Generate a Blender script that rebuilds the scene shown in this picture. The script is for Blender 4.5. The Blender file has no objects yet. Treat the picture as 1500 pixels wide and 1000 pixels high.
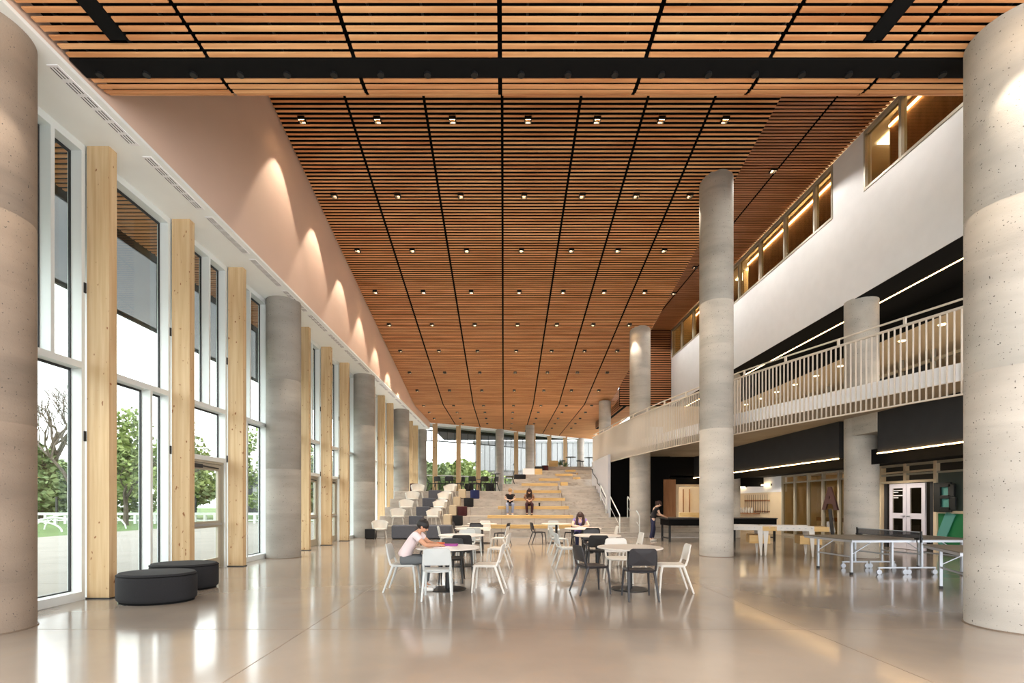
import bpy, math, random
from mathutils import Vector, Matrix
random.seed(7)
PI = math.pi
scn = bpy.context.scene
col = scn.collection
# ------------------------------------------------------------------ camera
F = 700.0
cd = bpy.data.cameras.new('camera'); cam = bpy.data.objects.new('camera', cd); col.objects.link(cam)
cam.location = (0, 0, 1.5); cam.rotation_euler = (PI/2, 0, 0)
cd.sensor_width = 36; cd.lens = 36*F/1500; cd.shift_x = 12/1500; cd.shift_y = 237/1500
cd.clip_start = .05; cd.clip_end = 600
scn.camera = cam
# ------------------------------------------------------------------ world: bright overcast sky
w = bpy.data.worlds.new('sky'); scn.world = w; w.use_nodes = True
nt = w.node_tree; nt.nodes.clear()
wo = nt.nodes.new('ShaderNodeOutputWorld'); bg = nt.nodes.new('ShaderNodeBackground')
tc = nt.nodes.new('ShaderNodeTexCoord'); no = nt.nodes.new('ShaderNodeTexNoise'); rp = nt.nodes.new('ShaderNodeValToRGB')
mp = nt.nodes.new('ShaderNodeMapping'); mp.inputs['Scale'].default_value = (1, 1, 3)
no.inputs['Scale'].default_value = 3; no.inputs['Detail'].default_value = 6
rp.color_ramp.elements[0].position = .35; rp.color_ramp.elements[0].color = (.74, .78, .82, 1)
rp.color_ramp.elements[1].position = .62; rp.color_ramp.elements[1].color = (1, 1, 1, 1)
L = nt.links.new
L(tc.outputs['Generated'], mp.inputs[0]); L(mp.outputs[0], no.inputs['Vector']); L(no.outputs[0], rp.inputs[0]); L(rp.outputs[0], bg.inputs[0]); L(bg.outputs[0], wo.inputs[0])
bg.inputs[1].default_value = 2.4
SPOT_W = 190.0; STRIP = 11.0; LAMP = 160.0
# ------------------------------------------------------------------ exposure
scn.view_settings.view_transform = 'Standard'; scn.view_settings.look = 'None'
scn.view_settings.gamma = 1; scn.view_settings.use_curve_mapping = False
scn.view_settings.exposure = 1.1

# ------------------------------------------------------------------ materials
def S(c):  # srgb 0-255 -> linear
    return tuple((v/255/12.92 if v/255 <= .04045 else ((v/255+.055)/1.055)**2.4) for v in c)+(1,)
def mat(name, c, rough=.6, metal=0, var=0, scale=(3,3,3), c2=None, bump=0, bscale=30, spec=.5, emit=None, es=0, detail=4, rvar=0):
    m = bpy.data.materials.new(name); m.use_nodes = True; t = m.node_tree; b = t.nodes['Principled BSDF']
    b.inputs['Base Color'].default_value = S(c); b.inputs['Roughness'].default_value = rough
    b.inputs['Metallic'].default_value = metal; b.inputs['Specular IOR Level'].default_value = spec
    if emit: b.inputs['Emission Color'].default_value = S(emit); b.inputs['Emission Strength'].default_value = es
    g = t.nodes.new('ShaderNodeNewGeometry')
    def noise(sc, d=detail):
        mm = t.nodes.new('ShaderNodeMapping'); mm.inputs['Scale'].default_value = sc
        n = t.nodes.new('ShaderNodeTexNoise'); n.inputs['Scale'].default_value = 1; n.inputs['Detail'].default_value = d
        t.links.new(g.outputs['Position'], mm.inputs[0]); t.links.new(mm.outputs[0], n.inputs['Vector']); return n
    if c2 is None and var: c2 = tuple(max(0, v*(1-var)) for v in c)
    if c2:
        n = noise(scale); r = t.nodes.new('ShaderNodeValToRGB')
        r.color_ramp.elements[0].position = .32; r.color_ramp.elements[1].position = .68
        r.color_ramp.elements[0].color = S(c2); r.color_ramp.elements[1].color = S(c)
        t.links.new(n.outputs[0], r.inputs[0]); t.links.new(r.outputs[0], b.inputs['Base Color'])
    if bump:
        n2 = noise((bscale,)*3); bp = t.nodes.new('ShaderNodeBump'); bp.inputs['Strength'].default_value = bump; bp.inputs['Distance'].default_value = .01
        t.links.new(n2.outputs[0], bp.inputs['Height']); t.links.new(bp.outputs[0], b.inputs['Normal'])
    if rvar:
        n3 = noise((1.3, 1.3, 1.3)); mr = t.nodes.new('ShaderNodeMapRange'); mr.inputs[3].default_value = rough-rvar; mr.inputs[4].default_value = rough+rvar
        t.links.new(n3.outputs[0], mr.inputs[0]); t.links.new(mr.outputs[0], b.inputs['Roughness'])
    return m
def layered(m, c, sc, lo, hi, detail=3, rand=0):
    """mix colour c over the current base colour where a stretched noise is high (knots, pores, stains)"""
    t = m.node_tree; b = t.nodes['Principled BSDF']; g = t.nodes.new('ShaderNodeNewGeometry')
    mm = t.nodes.new('ShaderNodeMapping'); mm.inputs['Scale'].default_value = sc
    n = t.nodes.new('ShaderNodeTexNoise'); n.inputs['Scale'].default_value = 1; n.inputs['Detail'].default_value = detail
    t.links.new(g.outputs['Position'], mm.inputs[0]); t.links.new(mm.outputs[0], n.inputs['Vector'])
    mr = t.nodes.new('ShaderNodeMapRange'); mr.inputs[1].default_value = lo; mr.inputs[2].default_value = hi
    t.links.new(n.outputs[0], mr.inputs[0])
    mx = t.nodes.new('ShaderNodeMix'); mx.data_type = 'RGBA'
    if b.inputs['Base Color'].is_linked:
        src = b.inputs['Base Color'].links[0].from_socket; t.links.new(src, mx.inputs[6])
    else: mx.inputs[6].default_value = b.inputs['Base Color'].default_value
    mx.inputs[7].default_value = S(c); t.links.new(mr.outputs[0], mx.inputs[0]); t.links.new(mx.outputs[2], b.inputs['Base Color'])
    return m
M = {}
M['floor'] = layered(mat('polished_concrete', (158,148,137), .14, var=.15, scale=(.5,.5,.5), detail=8, spec=.5, rvar=.04), (148,132,114), (2,2,2), .54, .95, 8)
M['floor'].node_tree.nodes['Principled BSDF'].inputs['Coat Weight'].default_value = .1
M['floor'].node_tree.nodes['Principled BSDF'].inputs['Coat Roughness'].default_value = .08
M['joint'] = mat('floor_joint', (120,104,88), .5)
def conc(name, c, var=.14):
    m = mat(name, c, .75, var=var, scale=(.7,.7,2.2), bump=.25, bscale=60, detail=8)
    layered(m, tuple(v*.78 for v in c), (.5,.5,4), .56, .9, 5)
    return layered(m, (70,66,60), (42,42,42), .70, .76, 1)
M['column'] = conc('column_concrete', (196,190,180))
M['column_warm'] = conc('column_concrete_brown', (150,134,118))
M['column_left'] = conc('column_concrete_backlit', (160,154,145))  # column concrete darkened, backlit shade put into the colour
M['concrete'] = conc('cast_concrete', (178,170,160))
M['soffit_conc'] = conc('soffit_concrete', (150,142,130))
M['step'] = layered(mat('step_concrete', (188,180,170), .6, var=.12, scale=(1.5,1.5,6), detail=6), (140,130,120), (4,4,9), .55, .8)
def wood(name, c, c2, sc, knot=None):
    m = mat(name, c, .5, c2=c2, scale=sc, detail=5, spec=.35)
    if knot: layered(m, knot, (16,16,9), .71, .76, 1)
    return m
M['fin'] = wood('glulam', (210,184,144), (192,160,118), (14,14,.7), (140,92,52))
M['slat'] = wood('ceiling_slat', (238,176,122), (196,130,80), (.55,8.7,8.7))
M['slat2'] = wood('ceiling_slat_pale', (242,188,134), (208,146,94), (.55,9.1,8.7))
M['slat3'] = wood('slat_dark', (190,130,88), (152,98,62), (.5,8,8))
M['timber'] = wood('bench_timber', (214,184,128), (196,160,100), (1.2,12,12))
M['ply'] = wood('plywood', (214,182,126), (200,162,102), (2,2,14))
M['woodpanel'] = wood('wall_wood', (170,120,80), (140,96,60), (6,6,.8))
M['black'] = mat('black_paint', (5,5,6), .85, spec=.2)
M['blackgap'] = mat('black_backing', (8,8,8), .95, spec=.1)
M['blackmetal'] = mat('black_metal', (24,24,25), .4, metal=.3)
M['charcoal'] = mat('charcoal_fabric', (28,28,31), .9, var=.2, scale=(60,60,60))
M['darkwall'] = mat('dark_grey_panel', (46,46,48), .8, var=.08)
M['plaster'] = mat('warm_plaster', (224,194,174), .9, var=.03, scale=(.5,.5,.5))
M['panelgrey'] = mat('pale_grey_panel', (196,198,206), .7)
M['white'] = mat('white_plaster', (240,240,242), .85, var=.015)
M['soffit'] = mat('white_soffit', (242,245,243), .8, var=.01)
M['alu'] = mat('pale_aluminium', (222,228,227), .45, metal=.1)
M['greige'] = mat('greige_metal', (176,168,150), .45, metal=.2)
M['gasket'] = mat('dark_gasket', (36,38,40), .5)
M['rail'] = mat('rail_paint', (214,204,190), .5)
M['steel'] = mat('galvanised_steel', (176,180,186), .35, metal=.7)
M['beige'] = mat('beige_wall', (220,200,168), .8, var=.02)
M['shellwhite'] = mat('white_polypropylene', (212,208,200), .42)
M['shellgrey'] = mat('white_plastic', (190,194,192), .42)
M['shelldark'] = mat('charcoal_plastic', (38,36,39), .42)
M['shellblack'] = mat('black_plastic', (22,21,22), .45)
M['tabletop'] = mat('white_laminate', (216,208,198), .28)
M['greyfab'] = mat('slate_fabric', (92,94,102), .95, var=.12, scale=(50,50,50))
M['maroonfab'] = mat('maroon_fabric', (70,26,30), .95, var=.15, scale=(50,50,50))
M['bluefab'] = mat('navy_fabric', (32,42,92), .95, var=.15, scale=(50,50,50))
M['tanfab'] = mat('tan_shell', (200,182,152), .7)
M['skin'] = mat('skin', (196,146,116), .55)
M['skinlight'] = mat('skin_light', (222,184,160), .55)
M['hairdark'] = mat('dark_hair', (22,18,18), .5, bump=.5, bscale=120)
M['hairbrown'] = mat('brown_hair', (58,34,26), .5, bump=.5, bscale=120)
M['hairfair'] = mat('fair_hair', (168,130,88), .5, bump=.5, bscale=120)
M['cloth_pale'] = mat('pale_tshirt', (220,204,204), .9)
M['cloth_grey'] = mat('grey_trousers', (98,102,104), .95)
M['denim'] = mat('light_denim', (150,160,186), .95, var=.15, scale=(20,20,20))
M['cloth_black'] = mat('black_shirt', (28,26,30), .9)
M['cloth_maroon'] = mat('maroon_trousers', (58,22,32), .9)
M['cloth_brown'] = mat('brown_plaid', (110,66,50), .9, c2=(190,150,120), scale=(30,30,30))
M['cloth_purple'] = mat('lilac_top', (134,118,178), .9)
M['cloth_navy'] = mat('navy_trousers', (34,38,66), .9)
M['shoewhite'] = mat('white_shoe', (222,220,214), .6)
M['paper'] = mat('paper', (240,232,236), .8)
M['orange'] = mat('orange_folder', (206,100,50), .6)
M['purplebook'] = mat('purple_book', (150,60,140), .6)
M['pingtop'] = mat('table_top_grey', (104,98,88), .4)
M['smoked'] = mat('smoked_panel', (70,78,70), .4)
M['green'] = mat('green_panel', (20,112,62), .5)
M['teal'] = mat('teal_banner', (86,150,140), .6)
M['letter_red'] = mat('letter_brown', (72,44,40), .6)
M['letter_black'] = mat('letter_black', (14,18,16), .5)
M['whitedoor'] = mat('white_door', (222,218,228), .45)
M['grass'] = mat('lawn', (88,112,54), .95, c2=(70,92,42), scale=(2,2,2))
M['patio'] = mat('patio_concrete', (140,134,126), .85, var=.06, scale=(.8,.8,.8))
M['leaf'] = mat('leaf_green', (122,136,88), .7, c2=(86,104,62), scale=(1.2,1.2,1.2))
M['leaf2'] = mat('leaf_yellow_green', (150,162,98), .7, c2=(112,130,72), scale=(1.2,1.2,1.2))
M['bark'] = mat('bark', (104,92,82), .9, var=.2)
M['fence'] = mat('fence_white', (214,216,212), .8)
M['clad'] = mat('grey_cladding', (146,145,146), .6, var=.05)
M['brickred'] = mat('far_masonry', (134,128,126), .8, var=.1)
def emis(name, c, s):
    m = bpy.data.materials.new(name); m.use_nodes = True; t = m.node_tree; t.nodes.clear()
    o = t.nodes.new('ShaderNodeOutputMaterial'); e = t.nodes.new('ShaderNodeEmission'); e.inputs[0].default_value = S(c); e.inputs[1].default_value = s
    t.links.new(e.outputs[0], o.inputs[0]); return m
M['led'] = emis('warm_led', (255,206,140), STRIP)
M['lamp'] = emis('warm_lamp', (255,214,160), LAMP)
M['sconce'] = emis('sconce_tube', (255,224,170), 5.0)
M['panel'] = emis('fill_panel_light', (255,226,180), 7.0)  # glow for the added ceiling panels
def glassmat(name, tint=(255,255,255), refl=1.0):
    m = bpy.data.materials.new(name); m.use_nodes = True; t = m.node_tree; t.nodes.clear()
    o = t.nodes.new('ShaderNodeOutputMaterial'); a = t.nodes.new('ShaderNodeBsdfTransparent'); a.inputs[0].default_value = S(tint)
    g = t.nodes.new('ShaderNodeBsdfGlossy'); g.inputs['Roughness'].default_value = 0.0; ge = t.nodes.new('ShaderNodeNewGeometry'); dp = t.nodes.new('ShaderNodeVectorMath'); dp.operation = 'DOT_PRODUCT'
    t.links.new(ge.outputs['Incoming'], dp.inputs[0]); t.links.new(ge.outputs['Normal'], dp.inputs[1])
    def mth(op, a, b):      # Schlick reflectance, the same from both faces of the pane
        q = t.nodes.new('ShaderNodeMath'); q.operation = op
        for i, v in enumerate((a, b)):
            if v is None: continue
            if isinstance(v, (int, float)): q.inputs[i].default_value = v
            else: t.links.new(v, q.inputs[i])
        return q.outputs[0]
    f = mth('ADD', mth('MULTIPLY', mth('POWER', mth('SUBTRACT', 1.0, mth('ABSOLUTE', dp.outputs['Value'], None)), 5.0), .9), .03)
    x = t.nodes.new('ShaderNodeMixShader'); t.links.new(f, x.inputs[0]); t.links.new(a.outputs[0], x.inputs[1]); t.links.new(g.outputs[0], x.inputs[2]); t.links.new(x.outputs[0], o.inputs[0]); return m
M['glass'] = glassmat('clear_glass', (248,252,250))
M['glass_dim'] = glassmat('tinted_glass', (225,220,205))
def meshscreen(name, c, a):
    m = mat(name, c, .7); t = m.node_tree; b = t.nodes['Principled BSDF']; o = t.nodes['Material Output']
    tr = t.nodes.new('ShaderNodeBsdfTransparent'); x = t.nodes.new('ShaderNodeMixShader'); x.inputs[0].default_value = a
    t.links.new(tr.outputs[0], x.inputs[1]); t.links.new(b.outputs[0], x.inputs[2]); t.links.new(x.outputs[0], o.inputs[0]); return m
M['screen'] = meshscreen('perforated_metal', (92,94,102), .74)
M['screenfar'] = meshscreen('pale_perforated_metal', (170,172,180), .45)
M['net'] = meshscreen('net_mesh', (50,50,55), .6)

# ------------------------------------------------------------------ mesh helpers
class MB:
    def __init__(s): s.v = []; s.f = []
    def add(s, vs, fs):
        n = len(s.v); s.v += [tuple(q) for q in vs]; s.f += [tuple(i+n for i in f) for f in fs]; return s
    def box(s, x0, x1, y0, y1, z0, z1, mtx=None):
        vs = [Vector((x, y, z)) for z in (z0, z1) for y in (y0, y1) for x in (x0, x1)]
        if mtx: vs = [mtx @ q for q in vs]
        return s.add(vs, [(0,2,3,1), (4,5,7,6), (0,1,5,4), (2,6,7,3), (0,4,6,2), (1,3,7,5)])
    def bar(s, a, b, w, h, up=(0,0,1)):      # rectangular bar from a to b
        a = Vector(a); b = Vector(b); d = (b-a).normalized(); u = Vector(up)
        if abs(d.dot(u)) > .98: u = Vector((0,1,0))
        sx = d.cross(u).normalized()*w/2; sz = sx.cross(d).normalized()*h/2
        vs = [p+i*sx+j*sz for p in (a, b) for i, j in ((-1,-1), (1,-1), (1,1), (-1,1))]
        return s.add(vs, [(0,1,2,3), (7,6,5,4), (0,4,5,1), (1,5,6,2), (2,6,7,3), (3,7,4,0)])
    def tube(s, pts, r, n=8, cap=True):      # r: number or list
        pts = [Vector(p) for p in pts]; rs = r if isinstance(r, (list, tuple)) else [r]*len(pts)
        base = len(s.v); prev = None
        for i, p in enumerate(pts):
            d = ((pts[min(i+1, len(pts)-1)]-pts[max(i-1, 0)])).normalized()
            if prev is None:
                u = Vector((0,0,1)) if abs(d.z) < .9 else Vector((1,0,0)); sx = d.cross(u).normalized()
            else: sx = (prev - d*prev.dot(d)).normalized()
            prev = sx; sy = d.cross(sx)
            for k in range(n):
                a = 2*PI*k/n; s.v.append(tuple(p+(sx*math.cos(a)+sy*math.sin(a))*rs[i]))
        for i in range(len(pts)-1):
            for k in range(n):
                a = base+i*n+k; b = base+i*n+(k+1) % n; s.f.append((a, b, b+n, a+n))
        if cap:
            s.f.append(tuple(base+k for k in range(n))[::-1]); s.f.append(tuple(base+(len(pts)-1)*n+k for k in range(n)))
        return s
    def lathe(s, prof, n=24, c=(0,0,0), sx=1, sy=1):   # prof: (r,z) list
        base = len(s.v)
        for r, z in prof:
            for k in range(n):
                a = 2*PI*k/n; s.v.append((c[0]+r*sx*math.cos(a), c[1]+r*sy*math.sin(a), c[2]+z))
        for i in range(len(prof)-1):
            for k in range(n):
                a = base+i*n+k; b = base+i*n+(k+1) % n; s.f.append((a, b, b+n, a+n))
        s.f.append(tuple(base+k for k in range(n))[::-1]); s.f.append(tuple(base+(len(prof)-1)*n+k for k in range(n)))
        return s
    def prism(s, poly, z0, z1):
        n = len(poly); vs = [(x, y, z0) for x, y in poly]+[(x, y, z1) for x, y in poly]
        return s.add(vs, [tuple(range(n))[::-1], tuple(range(n, 2*n))]+[(i, (i+1) % n, n+(i+1) % n, n+i) for i in range(n)])
    def sheet(s, grid, th=0):                # grid of points rows x cols -> solid shell if th
        R = len(grid); C = len(grid[0]); base = len(s.v)
        P = [[Vector(p) for p in row] for row in grid]
        if not th:
            for row in P: s.v += [tuple(p) for p in row]
            for i in range(R-1):
                for j in range(C-1): a = base+i*C+j; s.f.append((a, a+1, a+C+1, a+C))
            return s
        N = [[None]*C for _ in range(R)]
        for i in range(R):
            for j in range(C):
                du = P[min(i+1,R-1)][j]-P[max(i-1,0)][j]; dv = P[i][min(j+1,C-1)]-P[i][max(j-1,0)]
                q = du.cross(dv); N[i][j] = q.normalized() if q.length > 1e-9 else Vector((0,0,1))
        for sg in (.5, -.5):
            for i in range(R):
                for j in range(C): s.v.append(tuple(P[i][j]+N[i][j]*th*sg))
        K = R*C
        for i in range(R-1):
            for j in range(C-1):
                a = base+i*C+j; s.f.append((a, a+C, a+C+1, a+1)); s.f.append((a+K, a+1+K, a+C+1+K, a+C+K))
        edge = [i*C for i in range(R)]+[(R-1)*C+j for j in range(1, C)]+[i*C+C-1 for i in range(R-2, -1, -1)]+[j for j in range(C-2, 0, -1)]
        for q in range(len(edge)):
            a = base+edge[q]; b = base+edge[(q+1) % len(edge)]; s.f.append((a, a+K, b+K, b))
        return s
    def ell(s, c, r, n=12, m=8, mtx=None):
        prof = [(math.sin(PI*i/m), -math.cos(PI*i/m)) for i in range(m+1)]; base = len(s.v); c = Vector(c)
        for pr, pz in prof:
            for k in range(n):
                a = 2*PI*k/n; v = Vector((pr*math.cos(a)*r[0], pr*math.sin(a)*r[1], pz*r[2]))
                if mtx: v = mtx @ v
                s.v.append(tuple(c+v))
        for i in range(m):
            for k in range(n):
                a = base+i*n+k; b = base+i*n+(k+1) % n; s.f.append((a, b, b+n, a+n))
        return s
    def mesh(s, name, m, smooth=False):
        me = bpy.data.meshes.new(name); me.from_pydata(s.v, [], s.f); me.validate(); me.update()
        if m: me.materials.append(M[m] if isinstance(m, str) else m)
        if smooth:
            me.polygons.foreach_set('use_smooth', [True]*len(me.polygons))
            me.set_sharp_from_angle(angle=math.radians(40))
        return me
    def build(s, name, m, parent=None, smooth=False, loc=None):
        return link(name, s.mesh(name, m, smooth), parent, loc)
def link(name, me, parent=None, loc=None, rot=None):
    o = bpy.data.objects.new(name, me); col.objects.link(o)
    if parent: o.parent = parent
    if loc: o.location = loc
    if rot: o.rotation_euler = rot
    return o
def tag(o, label, cat, group=None):
    o['label'] = label; o['category'] = cat
    if group: o['group'] = group
    return o
def thing(name, label, cat, loc=(0,0,0), rz=0, group=None):
    o = bpy.data.objects.new(name, None); col.objects.link(o); o.location = loc; o.rotation_euler = (0,0,rz); o.empty_display_size = .1
    return tag(o, label, cat, group)
def struct(name, loc=(0,0,0)):
    o = bpy.data.objects.new(name, None); col.objects.link(o); o.location = loc; o['kind'] = 'structure'; o.empty_display_size = .1; return o
def S1(o): o['kind'] = 'structure'; return o
def stuff(o): o['kind'] = 'stuff'; return o
def bevel(o, w=.01, seg=2):
    b = o.modifiers.new('bevel', 'BEVEL'); b.width = w; b.segments = seg; b.limit_method = 'ANGLE'; return o
def boxo(name, m, parent, x0, x1, y0, y1, z0, z1):
    return MB().box(x0,x1,y0,y1,z0,z1).build(name, m, parent)

# ================================================================== STRUCTURE
YB, YF = -4.5, 46.0         # back (behind camera) and far end
fl = S1(boxo('floor', 'floor', None, -6.95, 17.5, YB, 21.0, -.2, 0))
for x in (-2.35, 3.6, 9.5):
    MB().box(x-.004, x+.004, YB, 20.9, 0, .0012).build('saw_joint', 'joint', fl)
for y in (5.7, 9.6, 13.4, 17.3):
    MB().box(-6.9, 17, y-.004, y+.004, 0, .0012).build('saw_joint', 'joint', fl)

# ---- left bulkhead wall and white soffit
def ceil_z(y): return 13.27-.19*y if y < 29.7 else 7.627
XL = -5.6
wl = struct('wall_left')
mb = MB(); ys = [YB, 6, 12, 20, 29.7, 36.2]
for a, b in zip(ys[:-1], ys[1:]):
    za = min(12.6, ceil_z(a)+.2); zb = min(12.6, ceil_z(b)+.2)
    mb.add([(XL,a,7.12),(XL,b,7.12),(XL,b,zb),(XL,a,za),(XL-.2,a,7.12),(XL-.2,b,7.12),(XL-.2,b,zb),(XL-.2,a,za)],
           [(0,1,2,3),(4,7,6,5),(0,4,5,1),(3,2,6,7)])
mb.build('bulkhead', 'plaster', wl)
boxo('soffit', 'soffit', wl, -6.95, -5.596, YB, 36.2, 7.10, 7.15)
# slot diffusers in the soffit
for i in range(18):
    y = 6.1+i*1.62
    d = MB().box(-5.84,-5.70,y,y+1.38,7.090,7.1).build('slot_diffuser', 'white', wl)
    q = MB()
    for k in range(3):
        x = -5.825+k*.042
        for j in range(6): q.box(x, x+.012, y+.03+j*.225, y+.03+j*.225+.17, 7.0885, 7.0905)
    q.build('diffuser_slot', 'black', d)

# ---- fins, columns, window bays on the left
def FY(k): return 7.57+1.92*k
COLK = {-1, 3, 7, 11, 15}
GX = -6.62
fin_me = MB().box(-.175,.175,-.075,.075,0,7.1).mesh('timber_fin', 'fin')
base_me = MB().box(-.19,.19,-.085,.085,0,.02).mesh('base_plate', 'gasket')
ordw = ['first','second','third','fourth','fifth','sixth','seventh','eighth','ninth','tenth','eleventh','twelfth','thirteenth','fourteenth']
n = 0
for k in range(-2, 16):
    if k in COLK: continue
    y = FY(k)
    t = thing('timber_fin', 'full-height pale glulam timber fin, %s from the camera along the left wall' % ordw[n+0] if k >= 0 else 'full-height pale glulam timber fin beside the nearest left concrete column', 'timber fin', (-6.365, y, 0), 0, 'timber fins along the left glazing')
    if k >= 0: n += 1
    z0 = 0 if y < 20.9 else max(0, 0)
    link('post', fin_me, t); link('base_plate', base_me, t)
    # steel brackets
    for z in (2.55, 4.87):
        MB().box(-.245,-.178,-.11,-.076,z-.08,z+.08).build('bracket', 'gasket', t)
def column(x, y, r, z1, label, m='column', z0=0, joints=(), slope=0, r2=None):
    t = thing('concrete_column', label, 'column', (x, y, z0))
    mb = MB(); n = 48; H = z1-z0
    zs = [0]+[j-z0 for j in joints]+[H]
    prof = [(r, 0)]
    for j in joints: prof += [(r, j-z0-.012), (r-.006, j-z0-.004), (r-.006, j-z0+.004), (r, j-z0+.012)]
    prof += [(r, H)]
    mb.lathe(prof, n)
    if slope:
        mb.v = [(vx, vy, vz+slope*vy if abs(vz-H) < 1e-6 else vz) for vx, vy, vz in mb.v]
    mb.build('shaft', m, t, True)
    MB().lathe([(r+.015,0),(r+.015,.012),(r+.001,.014)], n).build('sealant_ring', 'joint', t, True)
    return t
lab = {-1:'nearest left round concrete column, cut by the left edge of the photo', 3:'round concrete column on the left between the third and fourth timber fins',
       7:'round concrete column on the left where the seating tiers begin', 11:'round concrete column on the left beside the upper tier armchairs', 15:'slim round concrete column at the far left corner of the glazing'}
for k in COLK:
    r = .45 if k < 15 else .32
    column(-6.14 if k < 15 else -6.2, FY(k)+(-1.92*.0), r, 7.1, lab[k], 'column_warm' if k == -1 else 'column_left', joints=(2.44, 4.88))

win_n = 0; door_n = 0
def vbar(mb, y0, y1, z0, z1, x0=-6.78, x1=-6.56): mb.box(x0, x1, y0, y1, z0, z1)
for k in range(-3, 15):
    y0, y1 = FY(k), FY(k+1)
    c0 = .10 if k not in COLK else .3; c1 = .10 if (k+1) not in COLK else .3
    a, b = y0+.085, y1-.085
    isdoor = k in (1, 4, 5)
    win_n += 1
    t = struct('window_%d' % win_n)
    fr = MB()
    vbar(fr, a, a+.06, 0, 7.1); vbar(fr, b-.06, b, 0, 7.1)
    fr.box(-6.78,-6.56,a+.06,b-.06,6.98,7.1)
    fr.box(-6.78,-6.56,a+.06,b-.06,3.60,3.70)
    if not isdoor: fr.box(-6.80,-6.54,a+.06,b-.06,0,.13)
    else: fr.box(-6.78,-6.56,a+.06,b-.06,2.45,2.55)
    fr.build('frame', 'alu', t)
    # mullions: (level, fraction)
    pat = {-1:[('u',.66),('l',.3)], 0:[('l',.62)], 1:[('u',.62)], 2:[('l',.42),('u',.5)], 3:[('u',.4)], 4:[('u',.6)], 5:[('u',.35)], 6:[('l',.6)], 7:[('u',.4),('l',.4)], 8:[('u',.6)], 9:[('l',.5)], 10:[('u',.5)], 11:[('l',.5)], 12:[('u',.4)], 13:[('l',.6)], 14:[('u',.5)]}.get(k, [('u',.5)])
    us = [a+.06, b-.06]; ls = [a+.06, b-.06]
    for lv, fr_ in pat:
        if isdoor and lv == 'l': continue
        y = a+(b-a)*fr_
        if k == -1 and lv == 'u': y = 6.95
        if k == 0: y = 8.90
        if k == -1 and lv == 'l': continue
        z = (3.70, 6.98) if lv == 'u' else (.13, 3.60)
        MB().box(-6.78,-6.56,y-.03,y+.03,z[0],z[1]).build('mullion', 'alu', t)
        (us if lv == 'u' else ls).append(y)
    us.sort(); ls.sort()
    panes = []
    for q in zip(us[:-1], us[1:]): panes.append((q[0]+.03*(q[0]!=a+.06), q[1]-.03*(q[1]!=b-.06), 3.70, 6.98))
    if isdoor: panes.append((a+.06, b-.06, 2.55, 3.60))
    else:
        for q in zip(ls[:-1], ls[1:]): panes.append((q[0]+.03*(q[0]!=a+.06), q[1]-.03*(q[1]!=b-.06), .13, 3.60))
    gs = MB()
    for (p0, p1, z0, z1) in panes:
        o = MB().box(-6.745,-6.735,p0,p1,z0,z1).build('pane', 'glass', t)
        e = .018
        gs.box(-6.755,-6.725,p0,p0+e,z0,z1).box(-6.755,-6.725,p1-e,p1,z0,z1).box(-6.755,-6.725,p0+e,p1-e,z0,z0+e).box(-6.755,-6.725,p0+e,p1-e,z1-e*2,z1)
    gs.build('gasket', 'gasket', t)
    if isdoor:
        door_n += 1
        d = struct('door_%d' % door_n)
        da, db = a+.36, b-.07
        MB().box(-6.77,-6.60,a+.06,da,0,2.45).box(-6.77,-6.60,db,b-.06,0,2.45).box(-6.77,-6.60,da,db,2.40,2.45).build('door_frame', 'greige', d)
        lf = MB(); st = .11
        lf.box(-6.72,-6.66,da+.005,da+st,.01,2.39).box(-6.72,-6.66,db-st,db-.005,.01,2.39).box(-6.72,-6.66,da+st,db-st,.01,.24).box(-6.72,-6.66,da+st,db-st,2.25,2.39).box(-6.72,-6.66,da+st,db-st,.95,1.10)
        lf.build('door_leaf', 'greige', d)
        MB().box(-6.695,-6.685,da+st,db-st,.24,.95).build('pane', 'glass', d); MB().box(-6.695,-6.685,da+st,db-st,1.10,2.25).build('pane', 'glass', d)
        MB().box(-6.655,-6.60,da+.06,db-.06,1.0,1.05).build('push_bar', 'steel', d)
        MB().box(-6.655,-6.60,da+.15,da+.55,2.28,2.36).bar((-6.62,da+.5,2.33),(-6.60,db-.2,2.30),.02,.03).build('door_closer', 'gasket', d)
# exterior canopy: slatted soffit and hanging perforated screens
can = struct('trim_1')
boxo('canopy_slab', 'darkwall', can, -8.35, -6.80, YB, 36.4, 7.24, 7.5)
sl = MB(); y = 2.0
scn_me = MB().box(-.62,.62,-.03,.03,0,.02).mesh('slat', 'slat')
kk = 0
while y < 36:
    if y < 14: link('slat', scn_me, can, (-7.48, y, 7.13))
    else: sl.box(-8.10,-6.86,y-.035,y+.035,7.13,7.16)
    y += .12
stuff(sl.build('slat', 'slat', can))
for i in range(17):
    y0 = 3.9+i*1.92; y1 = y0+1.92
    t = thing('hanging_screen', 'grey perforated screen outside the left glazing, %s bay from the camera' % (ordw+['fifteenth','sixteenth','seventeenth'])[i], 'screen', (-7.95, y0, 0), 0, 'perforated screens outside the left glazing')
    MB().box(-.03,.03,0,1.90,5.40,5.48).box(-.03,.03,0,1.90,6.98,7.24).box(-.03,.03,0,.05,5.48,6.98).box(-.03,.03,1.85,1.90,5.48,6.98).box(-.02,.02,1.3,1.34,5.48,6.98).build('screen_frame', 'gasket', t)
    MB().box(-.004,.004,.05,1.85,5.48,6.98).build('perforated_sheet', 'screen', t)

# ---- ceilings
J = [-5.6,-3.77,-1.9,-.04,1.83,3.42,5.01,6.6]
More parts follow.
